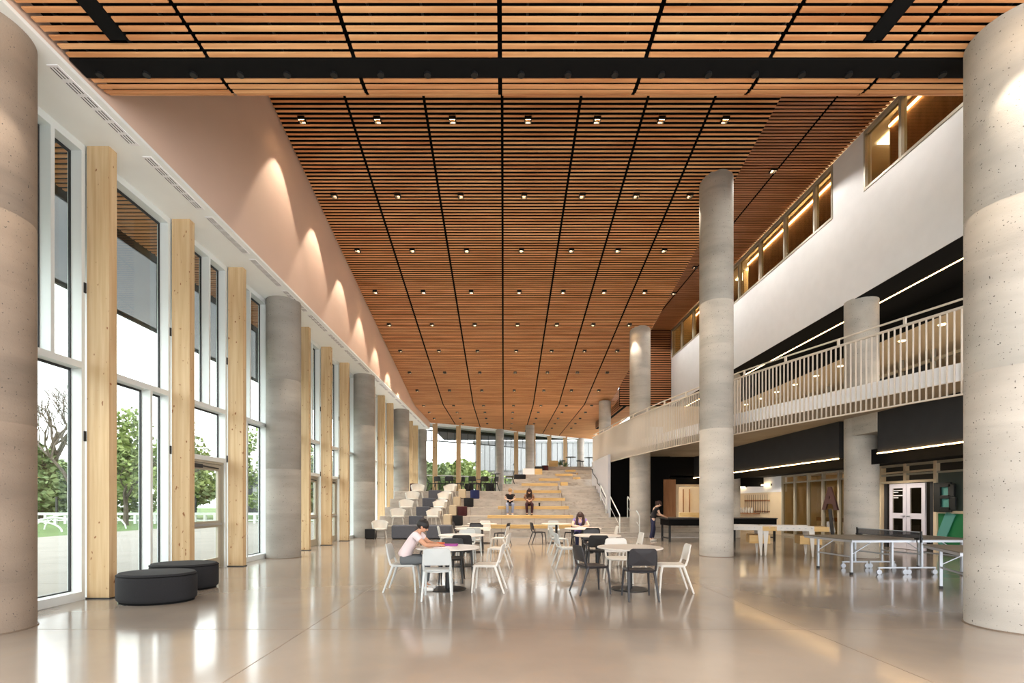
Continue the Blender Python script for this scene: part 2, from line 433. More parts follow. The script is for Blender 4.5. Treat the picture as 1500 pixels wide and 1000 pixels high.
# near flat ceiling
cn = struct('ceiling')
boxo('backing', 'blackgap', cn, XL+.0, 9.6, YB, 6.82, 7.42, 7.60)
JN = [-5.58,-3.79,-1.92,-.05,1.82,3.41,5.02,6.62,8.2,9.55]
ns = {}
for i in range(len(JN)-1):
    w2 = (JN[i+1]-JN[i])/2-.028
    ns[i] = [MB().box(-w2,w2,-.0295,.0295,0,.018).mesh('slat', 'slat'), MB().box(-w2,w2,-.0295,.0295,0,.018).mesh('slat', 'slat2')]
rows = [6.12-.039-.111*i-.0 for i in range(0, 94)]
SX = [(-4.84,-4.62), (4.43,4.65)]      # black linear fixtures cut through the slats
far_slats = MB()
for r, y in enumerate(rows):
    for i in range(len(JN)-1):
        xc = (JN[i]+JN[i+1])/2; x0, x1 = JN[i]+.028, JN[i+1]-.028
        cut = [s for s in SX if s[0] < x1 and s[1] > x0] if y < 5.86 else []
        if cut:
            a, b = cut[0]
            for (p, q) in ((x0, a-.01), (b+.01, x1)):
                if q-p > .02:
                    if r < 26: MB().box(p,q,y-.0295,y+.0295,7.2,7.218).build('slat', 'slat', cn)
                    else: far_slats.box(p,q,y-.0295,y+.0295,7.2,7.218)
        elif r < 26: link('slat', ns[i][random.random() < .5], cn, (xc, y, 7.2))
        else: far_slats.box(x0,x1,y-.0295,y+.0295,7.2,7.218)
stuff(far_slats.build('slat', 'slat', cn))
for i in range(len(JN)-1):
    xc = (JN[i]+JN[i+1])/2
    for (y, z, rx) in ((6.458,7.2,0), (6.565,7.206,.10), (6.67,7.226,.25), (6.76,7.262,.5)):
        o = link('slat', ns[i][random.random() < .5], cn, (xc, y-.01, z), (rx,0,0))
# little clips above the gaps, carrier rails
cl = MB()
for x in [v*.62-5.3 for v in range(24)]: cl.box(x-.012, x+.012, YB, 6.1, 7.25, 7.29)
cl.build('carrier_rail', 'gasket', cn)
bm = MB().box(XL+.02, 9.6, 6.135, 6.395, 7.19, 7.42).build('steel_beam', 'black', cn)
for i in range(24):
    x = -5.35+i*.62
    MB().lathe([(.045,-.03),(.045,.02)], 12, (x, 6.33, 7.19)).build('track_lamp_head', 'blackmetal', bm)
for a, b in SX:
    t = MB().box(a, b, YB, 5.87, 7.185, 7.40).build('linear_slot', 'black', cn)
# upstand closing near ceiling edge up to the roof
boxo('edge_upstand', 'blackgap', cn, XL, 9.6, 6.83, 6.9, 7.42, 12.8)

# main sloping ceiling
cm = struct('ceiling.001')
ang = math.atan(-.19)
SW, PITCH = .053, .119
bk = MB()
for (ya, yb) in ((6.9, 29.7), (29.7, 47.0)):
    h = .10
    za, zb = ceil_z(ya)+h, ceil_z(yb)+h
    xr = 6.62 if ya < 20 else 9.0
    bk.add([(XL-.3,ya,za),(xr,ya,za),(xr,yb,zb),(XL-.3,yb,zb),(XL-.3,ya,za+.15),(xr,ya,za+.15),(xr,yb,zb+.15),(XL-.3,yb,zb+.15)],
           [(0,1,2,3),(4,7,6,5),(0,4,5,1),(1,5,6,2),(2,6,7,3),(3,7,4,0)])
bk.build('backing', 'blackgap', cm)
sm = {}
for i in range(7):
    w2 = (J[i+1]-J[i])/2-.034
    sm[i] = [MB().box(-w2,w2,-SW/2,SW/2,0,.014).mesh('slat', q) for q in ('slat','slat2')]
# far glazing curve: x -> y
def far_y(x):
    P = [(-6.4,36.2),(-5.26,36.8),(-3.56,37.8),(-2.05,38.8),(-.34,39.9),(1.05,41.0),(4.09,43.2),(5.66,44.3),(7.33,45.4),(9.5,46.6)]
    if x <= P[0][0]: return P[0][1]
    for (a, b), (c, d) in zip(P[:-1], P[1:]):
        if x <= c: return b+(d-b)*(x-a)/(c-a)
    return P[-1][1]
y = 9.2; cnt = 0; st = MB(); ca = math.cos(ang)
while y < 46.2:
    sloped = y < 29.6
    z = ceil_z(y)
    for i in range(7):
        x0, x1 = J[i]+.034, J[i+1]-.034
        if i == 6 and y > 29.7: x1 = 8.9
        if i == 6 and 27.6 < y <= 29.7: x1 = 6.9
        if y > 35.9:                    # clip against the curved glass wall
            while x0 < x1 and far_y(x0) < y+.25: x0 += .05
            if x1-x0 < .1: continue
        if y > 10.9 and cnt < 300 and sloped:
            link('slat', sm[i][random.random() < .5], cm, ((J[i]+J[i+1])/2, y, z), (ang,0,0)); cnt += 1
        elif sloped:
            mt = Matrix.Translation((0,y,z)) @ Matrix.Rotation(ang, 4, 'X'); st.box(x0,x1,-SW/2,SW/2,0,.014,mt)
        else: st.box(x0,x1,y-SW/2,y+SW/2,z,z+.014)
    y += PITCH*(ca if sloped else 1)
stuff(st.build('slat', 'slat', cm))
# right edge drop of the sloping ceiling up to the flat side ceiling
ed = MB()
for (a, b) in ((6.9, 29.7),):
    ed.add([(6.6,a,ceil_z(a)-.0),(6.6,b,ceil_z(b)),(6.6,b,11.7),(6.6,a,11.7),(6.64,a,ceil_z(a)),(6.64,b,ceil_z(b)),(6.64,b,11.7),(6.64,a,11.7)],[(0,1,2,3),(4,7,6,5),(0,4,5,1)])

# flat side ceiling along the right wall
cs = struct('ceiling.002')
boxo('backing', 'blackgap', cs, 6.64, 9.62, 6.9, 27.6, 11.52, 11.62)
y = 9.6; st2 = MB(); c2n = 0
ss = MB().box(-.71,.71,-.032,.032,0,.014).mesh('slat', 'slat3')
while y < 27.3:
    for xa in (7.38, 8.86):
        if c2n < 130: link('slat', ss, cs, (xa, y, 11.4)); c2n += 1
        else: st2.box(xa-.71,xa+.71,y-.032,y+.032,11.4,11.414)
    y += .112
stuff(st2.build('slat', 'slat3', cs))
# vertical slatted end wall facing the hall
we = struct('wall_far_right')
boxo('backing', 'blackgap', we, 6.66, 9.9, 27.46, 27.6, 7.1, 11.6)
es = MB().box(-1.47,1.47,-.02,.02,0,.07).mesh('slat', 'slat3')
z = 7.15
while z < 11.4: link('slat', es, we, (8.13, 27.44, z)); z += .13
boxo('backing', 'blackgap', we, 6.93, 7.1, 27.6, 36, 7.1, 8.3)
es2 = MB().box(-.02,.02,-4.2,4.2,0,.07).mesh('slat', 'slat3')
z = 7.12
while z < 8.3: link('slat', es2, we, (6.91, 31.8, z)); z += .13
# roof
rf = S1(boxo('ceiling.003', 'darkwall', None, -6.9, 18, YB, 47, 13.0, 13.2))
rs = MB().box(-6.9,-5.8,YB,36.3,7.32,13.0).build('wall_left_parapet', 'darkwall'); S1(rs); rs.name = 'wall_left'

# ---- right white wall (X = 9.6)
XW = 9.6
wr = struct('wall_right')
wb = MB()
wb.box(XW, XW+.2, 6.0, 27.4, 7.1, 9.83)            # band below windows
wb.box(XW, XW+.2, 12.73, 13.94, 9.83, 11.42)       # solid pier
wb.box(XW, XW+.2, 27.3, 27.46, 9.83, 11.42)
wb.build('wall_band', 'white', wr)
# upper windows
def upwin(name, ya, yb, mull):
    t = struct(name)
    f = MB()
    f.box(XW-.02,XW+.12,ya,yb,9.80,9.87).box(XW-.02,XW+.12,ya,yb,11.30,11.40)
    for y in (ya+.03, yb-.03): f.box(XW-.02,XW+.12,y-.03,y+.03,9.87,11.30)
    f.build('frame', 'greige', t)
    e = [ya+.03]+list(mull)+[yb-.03]
    for y in mull: MB().box(XW-.02,XW+.12,y-.04,y+.04,9.87,11.30).build('mullion', 'greige', t)
    for a, b in zip(e[:-1], e[1:]): MB().box(XW+.05,XW+.06,a+.035,b-.035,9.87,11.30).build('pane', 'glass_dim', t)
upwin('window_31', 8.0, 12.73, [9.9, 11.56])
upwin('window_32', 13.94, 27.3, [14.77+1.58*i for i in range(8)])
# upper room behind those windows
ur = struct('wall_upper_room')
boxo('room_floor', 'beige', ur, XW+.2, 14, 6.9, 27.4, 9.5, 9.6)
boxo('room_ceiling', 'white', ur, XW+.2, 14, 6.9, 27.4, 12.5, 12.6)
boxo('room_wall', 'beige', ur, 12.6, 12.8, 6.9, 27.4, 9.6, 12.5)
for a, b in ((7.0,13.6), (14.7,21.5), (23.6,27.3)):
    q = boxo('slatted_core_wall', 'woodpanel', ur, 11.0, 11.3, a, b, 9.6, 12.4)
    boxo('led_strip', 'led', ur, 10.95, 10.99, a, b, 12.20, 12.26)
for y in (13.9, 22.5): boxo('partition', 'beige', ur, 11.3, 12.6, y, y+.1, 9.6, 12.5)
for a, b in ((13.65,14.6), (21.6,23.5)): boxo('fill_panel', 'panel', ur, 11.4, 12.3, a, b, 12.46, 12.49)  # glow panels added to brighten the dark upper room
boxo('room_end_wall', 'beige', ur, XW+.2, 12.6, 27.3, 27.42, 9.6, 12.5)

# ---- level two balcony
def catm(P, n=10):
    out = []
    Q = [P[0]]+P+[P[-1]]
    for i in range(1, len(Q)-2):
        p0, p1, p2, p3 = [Vector(q).to_2d() for q in Q[i-1:i+3]]
        for k in range(n):
            t = k/n; out.append(.5*((2*p1)+(-p0+p2)*t+(2*p0-5*p1+4*p2-p3)*t*t+(-p0+3*p1-3*p2+p3)*t**3))
    out.append(Vector(P[-1])); return out
RP = catm([(9.75,6.0),(8.65,9.07),(8.05,10.8),(6.87,14.4),(5.73,19.9),(5.02,27.0)], 12)+[Vector((5.9,27.25)), Vector((7.2,27.3))]
L0 = [0]
for a, b in zip(RP[:-1], RP[1:]): L0.append(L0[-1]+(b-a).length)
def rail_at(s):
    for i in range(len(L0)-1):
        if s <= L0[i+1]:
            f = (s-L0[i])/(L0[i+1]-L0[i]); return RP[i].lerp(RP[i+1], f), (RP[i+1]-RP[i]).normalized()
    return RP[-1], (RP[-1]-RP[-2]).normalized()
LT = L0[-1]
sb = struct('floor_upper')
poly = [(p.x+.09, p.y) for p in RP]+[(5.15,27.35),(7.2,27.35),(7.2,36.0),(14.0,36.0),(14.0,6.0)]
MB().prism(poly, 3.85, 4.15).build('slab', 'soffit_conc', sb)
ebd = MB()
off = []
for i, p in enumerate(RP):
    off.append(p+Vector((.05, 0)))
for a, b in zip(off[:-1], off[1:]): ebd.bar((a.x,a.y,4.0),(b.x,b.y,4.0),.05,.34)
ebd.build('slab_edge_band', 'white', sb)
rt = thing('balcony_railing', 'pale vertical-baluster railing curving along the upper level balcony edge', 'railing')
bal_me = MB().box(-.006,.006,-.022,.022,3.57,5.18).mesh('baluster', 'rail')
nb = int(LT/.115)
for i in range(nb+1):
    p, d = rail_at(i*LT/nb)
    link('baluster', bal_me, rt, (p.x, p.y, 0), (0,0,math.atan2(d.y, d.x)))
top = MB(); bot = MB(); hr = MB()
for a, b in zip(RP[:-1], RP[1:]):
    top.bar((a.x,a.y,5.2),(b.x,b.y,5.2),.05,.045); bot.bar((a.x,a.y,3.56),(b.x,b.y,3.56),.05,.03)
hr.tube([(p.x+.06,p.y,5.38) for p in RP], .022, 8)
top.build('top_rail', 'rail', rt); bot.build('bottom_rail', 'rail', rt); hr.build('handrail', 'rail', rt, True)
np_ = int(LT/1.35)
pm = MB().box(-.02,.02,-.025,.025,5.2,5.37).mesh('post', 'rail')
for i in range(np_+1):
    p, d = rail_at(i*LT/np_); link('post', pm, rt, (p.x+.03, p.y, 0), (0,0,math.atan2(d.y, d.x)))
# level two interior
l2 = struct('wall_level_two'); L2S = []
boxo('dark_ceiling', 'black', l2, XW+.01, 11.6, 5.5, 36, 7.09, 7.3)
boxo('dark_face', 'black', l2, 11.6, 11.7, 5.5, 36, 6.5, 7.3)
boxo('beige_soffit', 'beige', l2, 11.7, 17, 5.5, 36, 6.5, 6.6)
boxo('led_strip', 'led', l2, 10.46, 10.50, 6, 34, 7.085, 7.115)
boxo('back_wall', 'beige', l2, 16.9, 17.0, 5.5, 36, 4.15, 6.5)
boxo('inner_floor', 'floor', l2, 14.0, 17.0, 5.5, 36, 3.85, 4.15)
boxo('end_wall', 'beige', l2, 7.6, 17, 27.6, 27.8, 4.15, 7.1)
boxo('light_cabinet', 'white', l2, 7.75, 8.5, 25.6, 26.2, 4.15, 5.6)
for y in [8+1.25*i for i in range(16)]:
    MB().box(13.87,13.98,y-.05,y+.05,4.15,6.5).build('mullion', 'greige', l2)
for i in range(16):
    if i % 3 != 2: boxo('dark_panel', 'darkwall', l2, 13.95, 14.0, 8.1+1.25*i, 9.15+1.25*i, 4.15, 6.1)
MB().box(13.87,13.98,5.5,27.6,6.1,6.2).build('transom', 'greige', l2)
for i in range(17):
    y = 9.3+1.35*i
    if i < 15:
        if i % 2 == 0: L2S.append((12.25, y, 6.44))
        dl = MB().lathe([(.09,0),(.09,.012)], 16, (12.25, y, 6.485)).build('downlight', 'sconce', l2)

# ---- ground floor right side under the balcony
g1 = struct('wall_right_lower')
XB = 9.62
for a, b in ((6.0,12.3), (13.72,20.0), (21.5,24.2)):
    boxo('bulkhead', 'darkwall', g1, XB, XB+.3, a, b, 2.8, 3.85)
    boxo('led_strip', 'led', g1, XB-.02, XB-.001, a, b, 2.77, 2.795)
boxo('inner_bulkhead', 'black', g1, 10.4, 10.5, 6.0, 24.2, 2.8, 3.85)
boxo('lower_soffit', 'black', g1, XB+.3, 13.2, 6.0, 24.2, 2.8, 2.95)
boxo('soffit_fascia', 'black', g1, XB+.3, XB+.34, 6.0, 24.2, 2.55, 2.8)
XG = 13.2
mg = [26.0,22.55,21.6,20.65,19.7,18.75,17.9,16.75]
wg = struct('window_40')
for y in mg[1:]: MB().box(XG-.08,XG+.04,y-.05,y+.05,0,2.8).build('mullion', 'greige', wg)
MB().box(XG-.06,XG+.03,6.0,22.5,2.42,2.48).build('transom', 'greige', wg)
MB().box(XG-.06,XG+.03,6.0,22.5,2.72,2.8).build('head', 'greige', wg)
MB().box(XG-.06,XG+.03,18.0,22.5,0,.1).build('sill', 'greige', wg)
for a, b in zip(mg[1:-2], mg[2:-1]): MB().box(XG-.005,XG+.005,b+.05,a-.05,.1,2.42).build('pane', 'glass_dim', wg)
boxo('beige_pier', 'beige', g1, XG-.1, XG+.2, 16.75, 17.95, 0, 2.8)
# white double door
dw = struct('door_10')
for y in (14.55, 16.68, 12.95): MB().box(XG-.08,XG+.04,y-.05,y+.05,0,2.8).build('frame_post', 'beige', dw)
MB().box(XG-.08,XG+.04,14.6,16.63,2.17,2.25).box(XG-.08,XG+.04,14.6,16.63,2.5,2.56).box(XG-.08,XG+.04,15.6,15.7,2.25,2.8).build('frame_head', 'beige', dw)
for i, (a, b) in enumerate(((15.62,16.3), (14.92,15.6))):
    lf = MB(); s_ = .13
    lf.box(XG-.05,XG,a,a+s_,.01,2.15).box(XG-.05,XG,b-s_,b,.01,2.15).box(XG-.05,XG,a+s_,b-s_,.01,.25).box(XG-.05,XG,a+s_,b-s_,2.0,2.15).box(XG-.05,XG,a+s_,b-s_,1.0,1.18)
    o = lf.build('door_leaf', 'whitedoor', dw)
    MB().box(XG-.03,XG-.02,a+s_,b-s_,.25,1.0).build('pane', 'glass_dim', o); MB().box(XG-.03,XG-.02,a+s_,b-s_,1.18,2.0).build('pane', 'glass_dim', o)
    yy = a+.06 if i == 0 else b-.06
    MB().box(XG-.10,XG-.05,yy-.02,yy+.02,1.06,1.10).box(XG-.10,XG-.08,min(yy,yy+(.1 if i==0 else -.1)),max(yy,yy+(.1 if i==0 else -.1)),1.07,1.10).build('lever_handle', 'steel', o)
bars = MB()
for (z, a_, b_) in ((1.93,15.78,16.15), (1.87,15.95,16.15), (1.76,15.78,16.15), (1.69,15.95,16.15)): bars.box(XG-.036,XG-.031,a_,b_,z-.015,z+.015)
bars.build('lettering', 'white', dw)
for y in (16.5, 14.72): MB().box(XG-.02,XG+.02,y-.06,y+.06,.0,2.17).build('dark_sidelight', 'darkwall', dw)
# letters on the glass
def letter(ch, size, m, name, label, loc, rot, th=.03):
    cu = bpy.data.curves.new('letter', 'FONT'); cu.body = ch; cu.size = size; cu.extrude = th; cu.align_x = 'CENTER'; cu.offset = size*.035
    tmp = bpy.data.objects.new('tmp', cu); col.objects.link(tmp); bpy.context.view_layer.update()
    me = bpy.data.meshes.new_from_object(tmp.evaluated_get(bpy.context.evaluated_depsgraph_get()))
    bpy.data.objects.remove(tmp); me.materials.clear(); me.materials.append(M[m])
    o = link(name, me, None, loc, rot); return tag(o, label, 'letter')
letter('A', 1.22, 'letter_red', 'letter_sign', 'large dark brown letter A on the glass right of the wooden tables', (XG-.12, 19.15, 1.28), (PI/2,0,-PI/2))
t = thing('letter_sign', 'large black block letter B on the dark glass beside the green panel', 'letter', (XG-.14, 14.5, 1.24))
q = MB().box(-.03,.03,-.22,0,0,.88)
for z0, z1 in ((0,.15),(.40,.50),(.74,.88)): q.box(-.03,.03,-.56,-.22,z0,z1)
q.box(-.03,.03,-.70,-.50,.06,.44).box(-.03,.03,-.66,-.48,.46,.82)
bevel(q.build('letter_body', 'letter_black', t), .008); MB().box(.032,.04,-.52,-.20,.12,.78).build('inlay', 'teal', t)
# the banner strip below
t = tag(MB().bar((XG-.1,19.0,.02),(XG-.1,19.2,1.28),.18,.02,(1,0,0)).build('letter_strut', 'darkwall'), 'grey slanted strip running down the glass below the letter A', 'strip')
t = tag(MB().bar((XG-.05,14.45,.3),(XG-.05,14.05,1.22),.02,.30,(0,1,0)).build('banner', 'teal'), 'teal slanted banner on the glass below the letter B', 'banner')
boxo('smoked_panel', 'smoked', wg, XG-.02, XG+.02, 12.95, 14.5, 1.28, 2.42)
gp = MB()
for a, b in ((14.5, 13.0), (12.9, 11.2)): boxo('green_panel', 'green', wg, XG-.02, XG+.02, b, a, .1, 1.2)
MB().box(XG-.06,XG+.03,10.5,14.5,1.2,1.28).build('transom', 'beige', wg)
for y in (12.55, 11.15, 9.75, 8.35, 6.95): MB().box(XG-.08,XG+.04,y-.05,y+.05,0,2.8).build('mullion', 'greige', wg)
for a in (12.6, 11.2, 9.8, 8.4, 7.0): MB().box(XG,XG+.01,a,a+1.25,.1,2.42).build('pane', 'glass_dim', wg)
# rooms behind the lower glass
rm = struct('wall_back_room')
boxo('room_wall', 'beige', rm, 17.3, 17.4, 6, 26.5, 0, 3.2)
boxo('room_ceiling', 'white', rm, 13.25, 17.3, 6, 26.5, 3.0, 3.1)
boxo('room_partition', 'darkwall', rm, 13.3, 17.3, 16.9, 17.1, 0, 3.0)
boxo('room_end', 'beige', rm, 13.3, 17.3, 26.4, 26.5, 0, 3.0)
boxo('room_end', 'beige', rm, 13.3, 17.3, 5.9, 6.0, 0, 3.0)
boxo('dado_band', 'woodpanel', rm, 17.26, 17.3, 17.1, 26.4, .55, .75)
for y in (18.2, 19.8, 21.4, 23.0): boxo('fill_panel', 'panel', rm, 14.6, 15.8, y, y+.3, 2.97, 2.995)  # glow panels added to light the rooms behind the glass
boxo('fill_panel', 'panel', rm, 14.6, 15.8, 15.2, 15.5, 2.97, 2.995)
# wall with cue racks beyond the glass
boxo('rack_wall', 'beige', g1, XG, XG+.2, 22.6, 27.0, 0, 2.05)
boxo('white_band', 'white', g1, XG-.04, XG+.2, 22.6, 27.0, 2.05, 2.8)
cr = thing('cue_rack', 'dark wooden wall rack of game cues beyond the black tables', 'rack', (XG, 24.4, 0))
boxo('rack_rail', 'woodpanel', cr, -.06, -.01, -.7, 1.7, 1.60, 1.68); boxo('rack_rail', 'woodpanel', cr, -.06, -.01, -.7, 1.7, 1.06, 1.12)
for i in range(11):
    y = -.6+i*.22
    MB().tube([(-.08,y,1.03),(-.08,y,1.95)], [.016,.008], 6).build('cue', 'letter_red', cr)
for i in range(5):
    y = 24.9+i*.28
    tag(MB().lathe([(.05,0),(.07,.06),(.045,.22),(.03,.27),(.0,.30)], 12, (0,0,0)).build('skittle', 'shellwhite', None, True, (XG-.27, y, 1.0)), 'small white game pin under the cue rack, %s from the left' % ('fifth','fourth','third','second','first')[i], 'game pin', 'white pins under the cue rack')
tag(boxo('game_shelf', 'woodpanel', None, XG-.42, XG-.005, 24.6, 26.4, .95, 1.0), 'narrow dark wall shelf holding the white pins', 'shelf')
for i, y in enumerate((23.9, 26.3)):
    t = thing('wall_light', ('lit wall sconce nearest the glazed wall above the cue rack','lit wall sconce beside the concrete column, left of the other sconce')[i], 'wall light', (XG-.05, y, 2.42))
    boxo('bracket', 'gasket', t, -.03, .0, -.45, -.35, -.05, .05); MB().tube([(-.09,-.4,0),(-.09,.5,0)], .035, 10).build('tube_lamp', 'sconce', t, True)
# columns on the right
column(6.2, 5.8, .45, 7.2, 'nearest right round concrete column, cut by the right edge of the photo', joints=(3.1, 5.05))
column(6.09, 13.7, .45, ceil_z(13.7)+.02, 'tall round concrete column right of centre rising to the slatted ceiling', joints=(3.6, 7.2), slope=-.19)
column(6.1, 21.4, .45, ceil_z(21.4)+.02, 'round concrete column passing through the balcony edge at the side stairs', joints=(3.6,), slope=-.19)
column(6.15, 29.1, .36, 7.70, 'round concrete column rising behind the far end of the balcony railing')
column(9.95, 13.3, .40, 7.12, 'round concrete column standing behind the balcony railing and the folding tables')
column(9.95, 21.0, .40, 7.12, 'round concrete column half hidden behind the tall column right of centre')
column(2.05, 37.6, .35, 7.62, 'slim concrete column in front of the far glazing, behind the upper tiers', z0=2.14)
column(-.34, 39.6, .34, 7.62, 'slim concrete column set in the far glazing above the black tables', z0=2.14)
column(7.25, 45.1, .34, 7.62, 'slim concrete column at the right end of the far glazing', z0=2.14)
cap = struct('trim_2')
for y in (13.3, 21.0): boxo('column_capital', 'column', cap, 9.58, 10.3, y-1.0, y, 3.35, 3.85)

# ---- tiers
EL = -5.72
def tz(i): return .5+.41*(i-1)
bl = struct('floor_tiers')
right = {1:3.25,2:3.2,3:3.13,4:3.07,5:3.0,6:2.93}
for i in range(1, 7):
    y0 = 20+i
    xl = EL if i < 6 else -.05
    tt = MB().box(xl, right[i], y0, 27.6 if i < 5 else (38.5 if i == 5 else 29), tz(i-1) if i > 1 else 0, tz(i))
    bevel(tt.build('tier', 'step', bl), .006)
boxo('landing', 'step', bl, EL, -.05, 38.5, 47, 1.9, 2.14)
boxo('landing', 'step', bl, -.05, 9.5, 36.5, 47, 1.9, 2.14)
# cast joints in the risers
for i in range(1, 7):
    for x in (-4.6,-3.1,-1.6,-.1,1.4,2.9) if i < 6 else (1.4,):
        MB().box(x-.006, x+.006, 19.998+i, 20.001+i, (tz(i-1) if i > 1 else 0)+.01, tz(i)-.01).build('riser_joint', 'joint', bl)
tl = {1:-.86, 2:-.75, 3:-.28, 4:.52, 5:.52, 6:.97}
ow = ['lowest','second lowest','third lowest','fourth lowest','fifth lowest','highest']
for i in range(1, 7):
    t = thing('timber_bench', 'honey timber bench top on the %s seating tier' % ow[i-1], 'bench', ((tl[i]+right[i])/2, 20+i, tz(i)), 0, 'timber bench tops on the tiers')
    hw = (right[i]-tl[i])/2; nb_ = 3
    for k in range(nb_):
        bevel(boxo('plank', 'timber', t, -hw, -.003, -.02+k*.15, -.02+k*.15+.142, 0, .045), .004)
        bevel(boxo('plank', 'timber', t, .003, hw, -.02+k*.15, -.02+k*.15+.142, 0, .045), .004)
    boxo('fascia', 'timber', t, -hw, hw, -.02, -.002, -.1, -.001)
# side stair
sr = struct('floor_stair')
nst = 13
for k in range(nst-1):
    z1 = .205*(k+1); y0 = 21.0+.45*k
    x0 = 3.26-.025*k; x1 = 9.3 if k < 4 else 5.0
    bevel(boxo('step', 'step', sr, x0, x1, y0, (y0+.45 if k < 11 else 29) if k >= 4 or True else 0, 0 if k < 4 else max(0, z1-.5), z1), .006)
    if k >= 4: pass
boxo('landing', 'step', sr, 5.0, 9.3, 22.8, 24.0, 0, .82)
for k in range(0, 11):     # slim nosing lines
    x0 = 3.26-.025*k; boxo('nosing', 'joint', sr, x0+.02, (9.28 if k < 4 else 4.98), 21.004+.45*k, 21.03+.45*k, .205*(k+1), .205*(k+1)+.003)
# upper tiers
for (z, y, xl) in ((2.95,28.6,.5),(3.35,30.6,1.2),(3.75,32.6,2.2),(4.15,34.5,3.1)):
    bevel(boxo('upper_tier', 'step', bl, xl, 6.6, max(y, 28.6), y+2.4 if z < 4 else 44, z-.45, z), .006)
boxo('upper_floor', 'step', bl, 6.61, 9.5, 36.01, 45, 3.75, 4.15)
for i, (z, y, xa, xb) in enumerate(((2.95,28.6,2.1,3.35),(3.35,30.6,3.3,4.4),(3.75,32.6,4.2,4.9))):
    t = thing('timber_bench', 'short timber bench top on the %s tier above the landing' % ('first','second','third')[i], 'bench', ((xa+xb)/2, y, z), 0, 'short timber bench tops on the upper tiers')
    hw = (xb-xa)/2
    for k in range(2): boxo('plank', 'timber', t, -hw, hw, -.02+k*.2, .17+k*.2, 0, .045)
    boxo('fascia', 'timber', t, -hw, hw, -.02, -.002, -.1, -.001)
    tag(boxo('timber_step_block', 'timber', None, xb+.02, min(xb+.42, 4.98), y-.45, y-.02, z-.40, z-.2), 'small timber step block beside the %s upper bench' % ('first','second','third')[i], 'step', 'timber step blocks')
# stair side wall under the balcony and railings
sw = struct('wall_stair')
MB().add([(5.02,23.0,.8),(5.02,27.3,2.5),(5.02,27.3,3.85),(5.02,23.0,3.85),(5.14,23.0,.8),(5.14,27.3,2.5),(5.14,27.3,3.85),(5.14,23.0,3.85)],
         [(3,2,1,0),(4,5,6,7),(0,1,5,4),(3,0,4,7),(1,2,6,5)]).build('stair_side_panel', 'panelgrey', sw)
hrt = thing('wall_handrail', 'dark stepped handrail on the white panel beside the stair', 'handrail', (4.94, 0, 0))
MB().tube([(0,23.2,1.75),(0,24.1,2.1),(0,24.2,2.32),(0,25.2,2.55),(0,25.3,2.78),(0,26.6,3.2),(0,26.7,3.4),(0,27.2,3.45)], .02, 8).build('rail', 'blackmetal', hrt, True)
for y, z in ((23.6,1.9),(25.0,2.5),(26.2,3.05)): MB().bar((0,y,z),(.08,y,z),.02,.02).build('bracket', 'blackmetal', hrt)
for i, (x, y0, z0, y1, z1) in enumerate(((5.12,21.1,.0,23.0,.82), (5.85,20.6,0,22.6,.82), (4.9,22.9,.82,24.2,1.4))):
    t = thing('stair_handrail', ('pale steel tube handrail in the middle of the lower side steps','pale steel tube handrail nearest the concrete column on the lower side steps','pale steel tube handrail at the foot of the white side panel')[i], 'handrail', (x,0,0))
    MB().tube([(0,y0,z0),(0,y0,z0+.95),(0,y0+.05,z0+1.0),(0,y1-.05,z1+1.0),(0,y1,z1+.95),(0,y1,z1)], .024, 8).build('rail', 'alu', t, True)
    MB().tube([(0,y0,z0+.5),(0,y1,z1+.5)], .012, 6).build('mid_rail', 'alu', t, True)
# black end wall beneath the balcony, with wood panel and lit opening
bw = struct('wall_black')
boxo('black_panel', 'black', bw, 5.16, 8.35, 24.0, 24.2, .0, 3.85)
boxo('black_panel', 'black', bw, 8.35, 13.2, 24.2, 24.4, 2.35, 3.85)
boxo('wood_panel', 'woodpanel', bw, 8.0, 8.6, 23.9, 23.99, .82, 2.7)
boxo('opening_frame', 'beige', bw, 8.62, 8.75, 23.9, 24.1, .0, 2.45)
boxo('opening_head', 'beige', bw, 8.75, 10.4, 23.9, 24.1, 2.35, 2.45)
boxo('opening_back', 'beige', bw, 8.35, 13.2, 27.0, 27.1, 0, 2.9)
boxo('opening_ceiling', 'white', bw, 8.35, 13.2, 24.2, 27.0, 2.8, 2.9)
boxo('opening_floor', 'floor', bw, 9.3, 13.2, 21.0, 27.0, -.2, 0)
boxo('floor_right', 'floor', bw, 13.2, 17.5, 21.0, 27.0, -.2, 0)
boxo('fill_panel', 'panel', bw, 9.2, 10.6, 25.4, 25.8, 2.77, 2.79)
boxo('servery_counter', 'ply', bw, 9.4, 11.0, 25.6, 26.1, 0, 1.0)
for i in range(4): boxo('shelf_divider', 'woodpanel', bw, 9.4+.35*i, 9.44+.35*i, 26.9, 26.98, 1.0, 2.3)

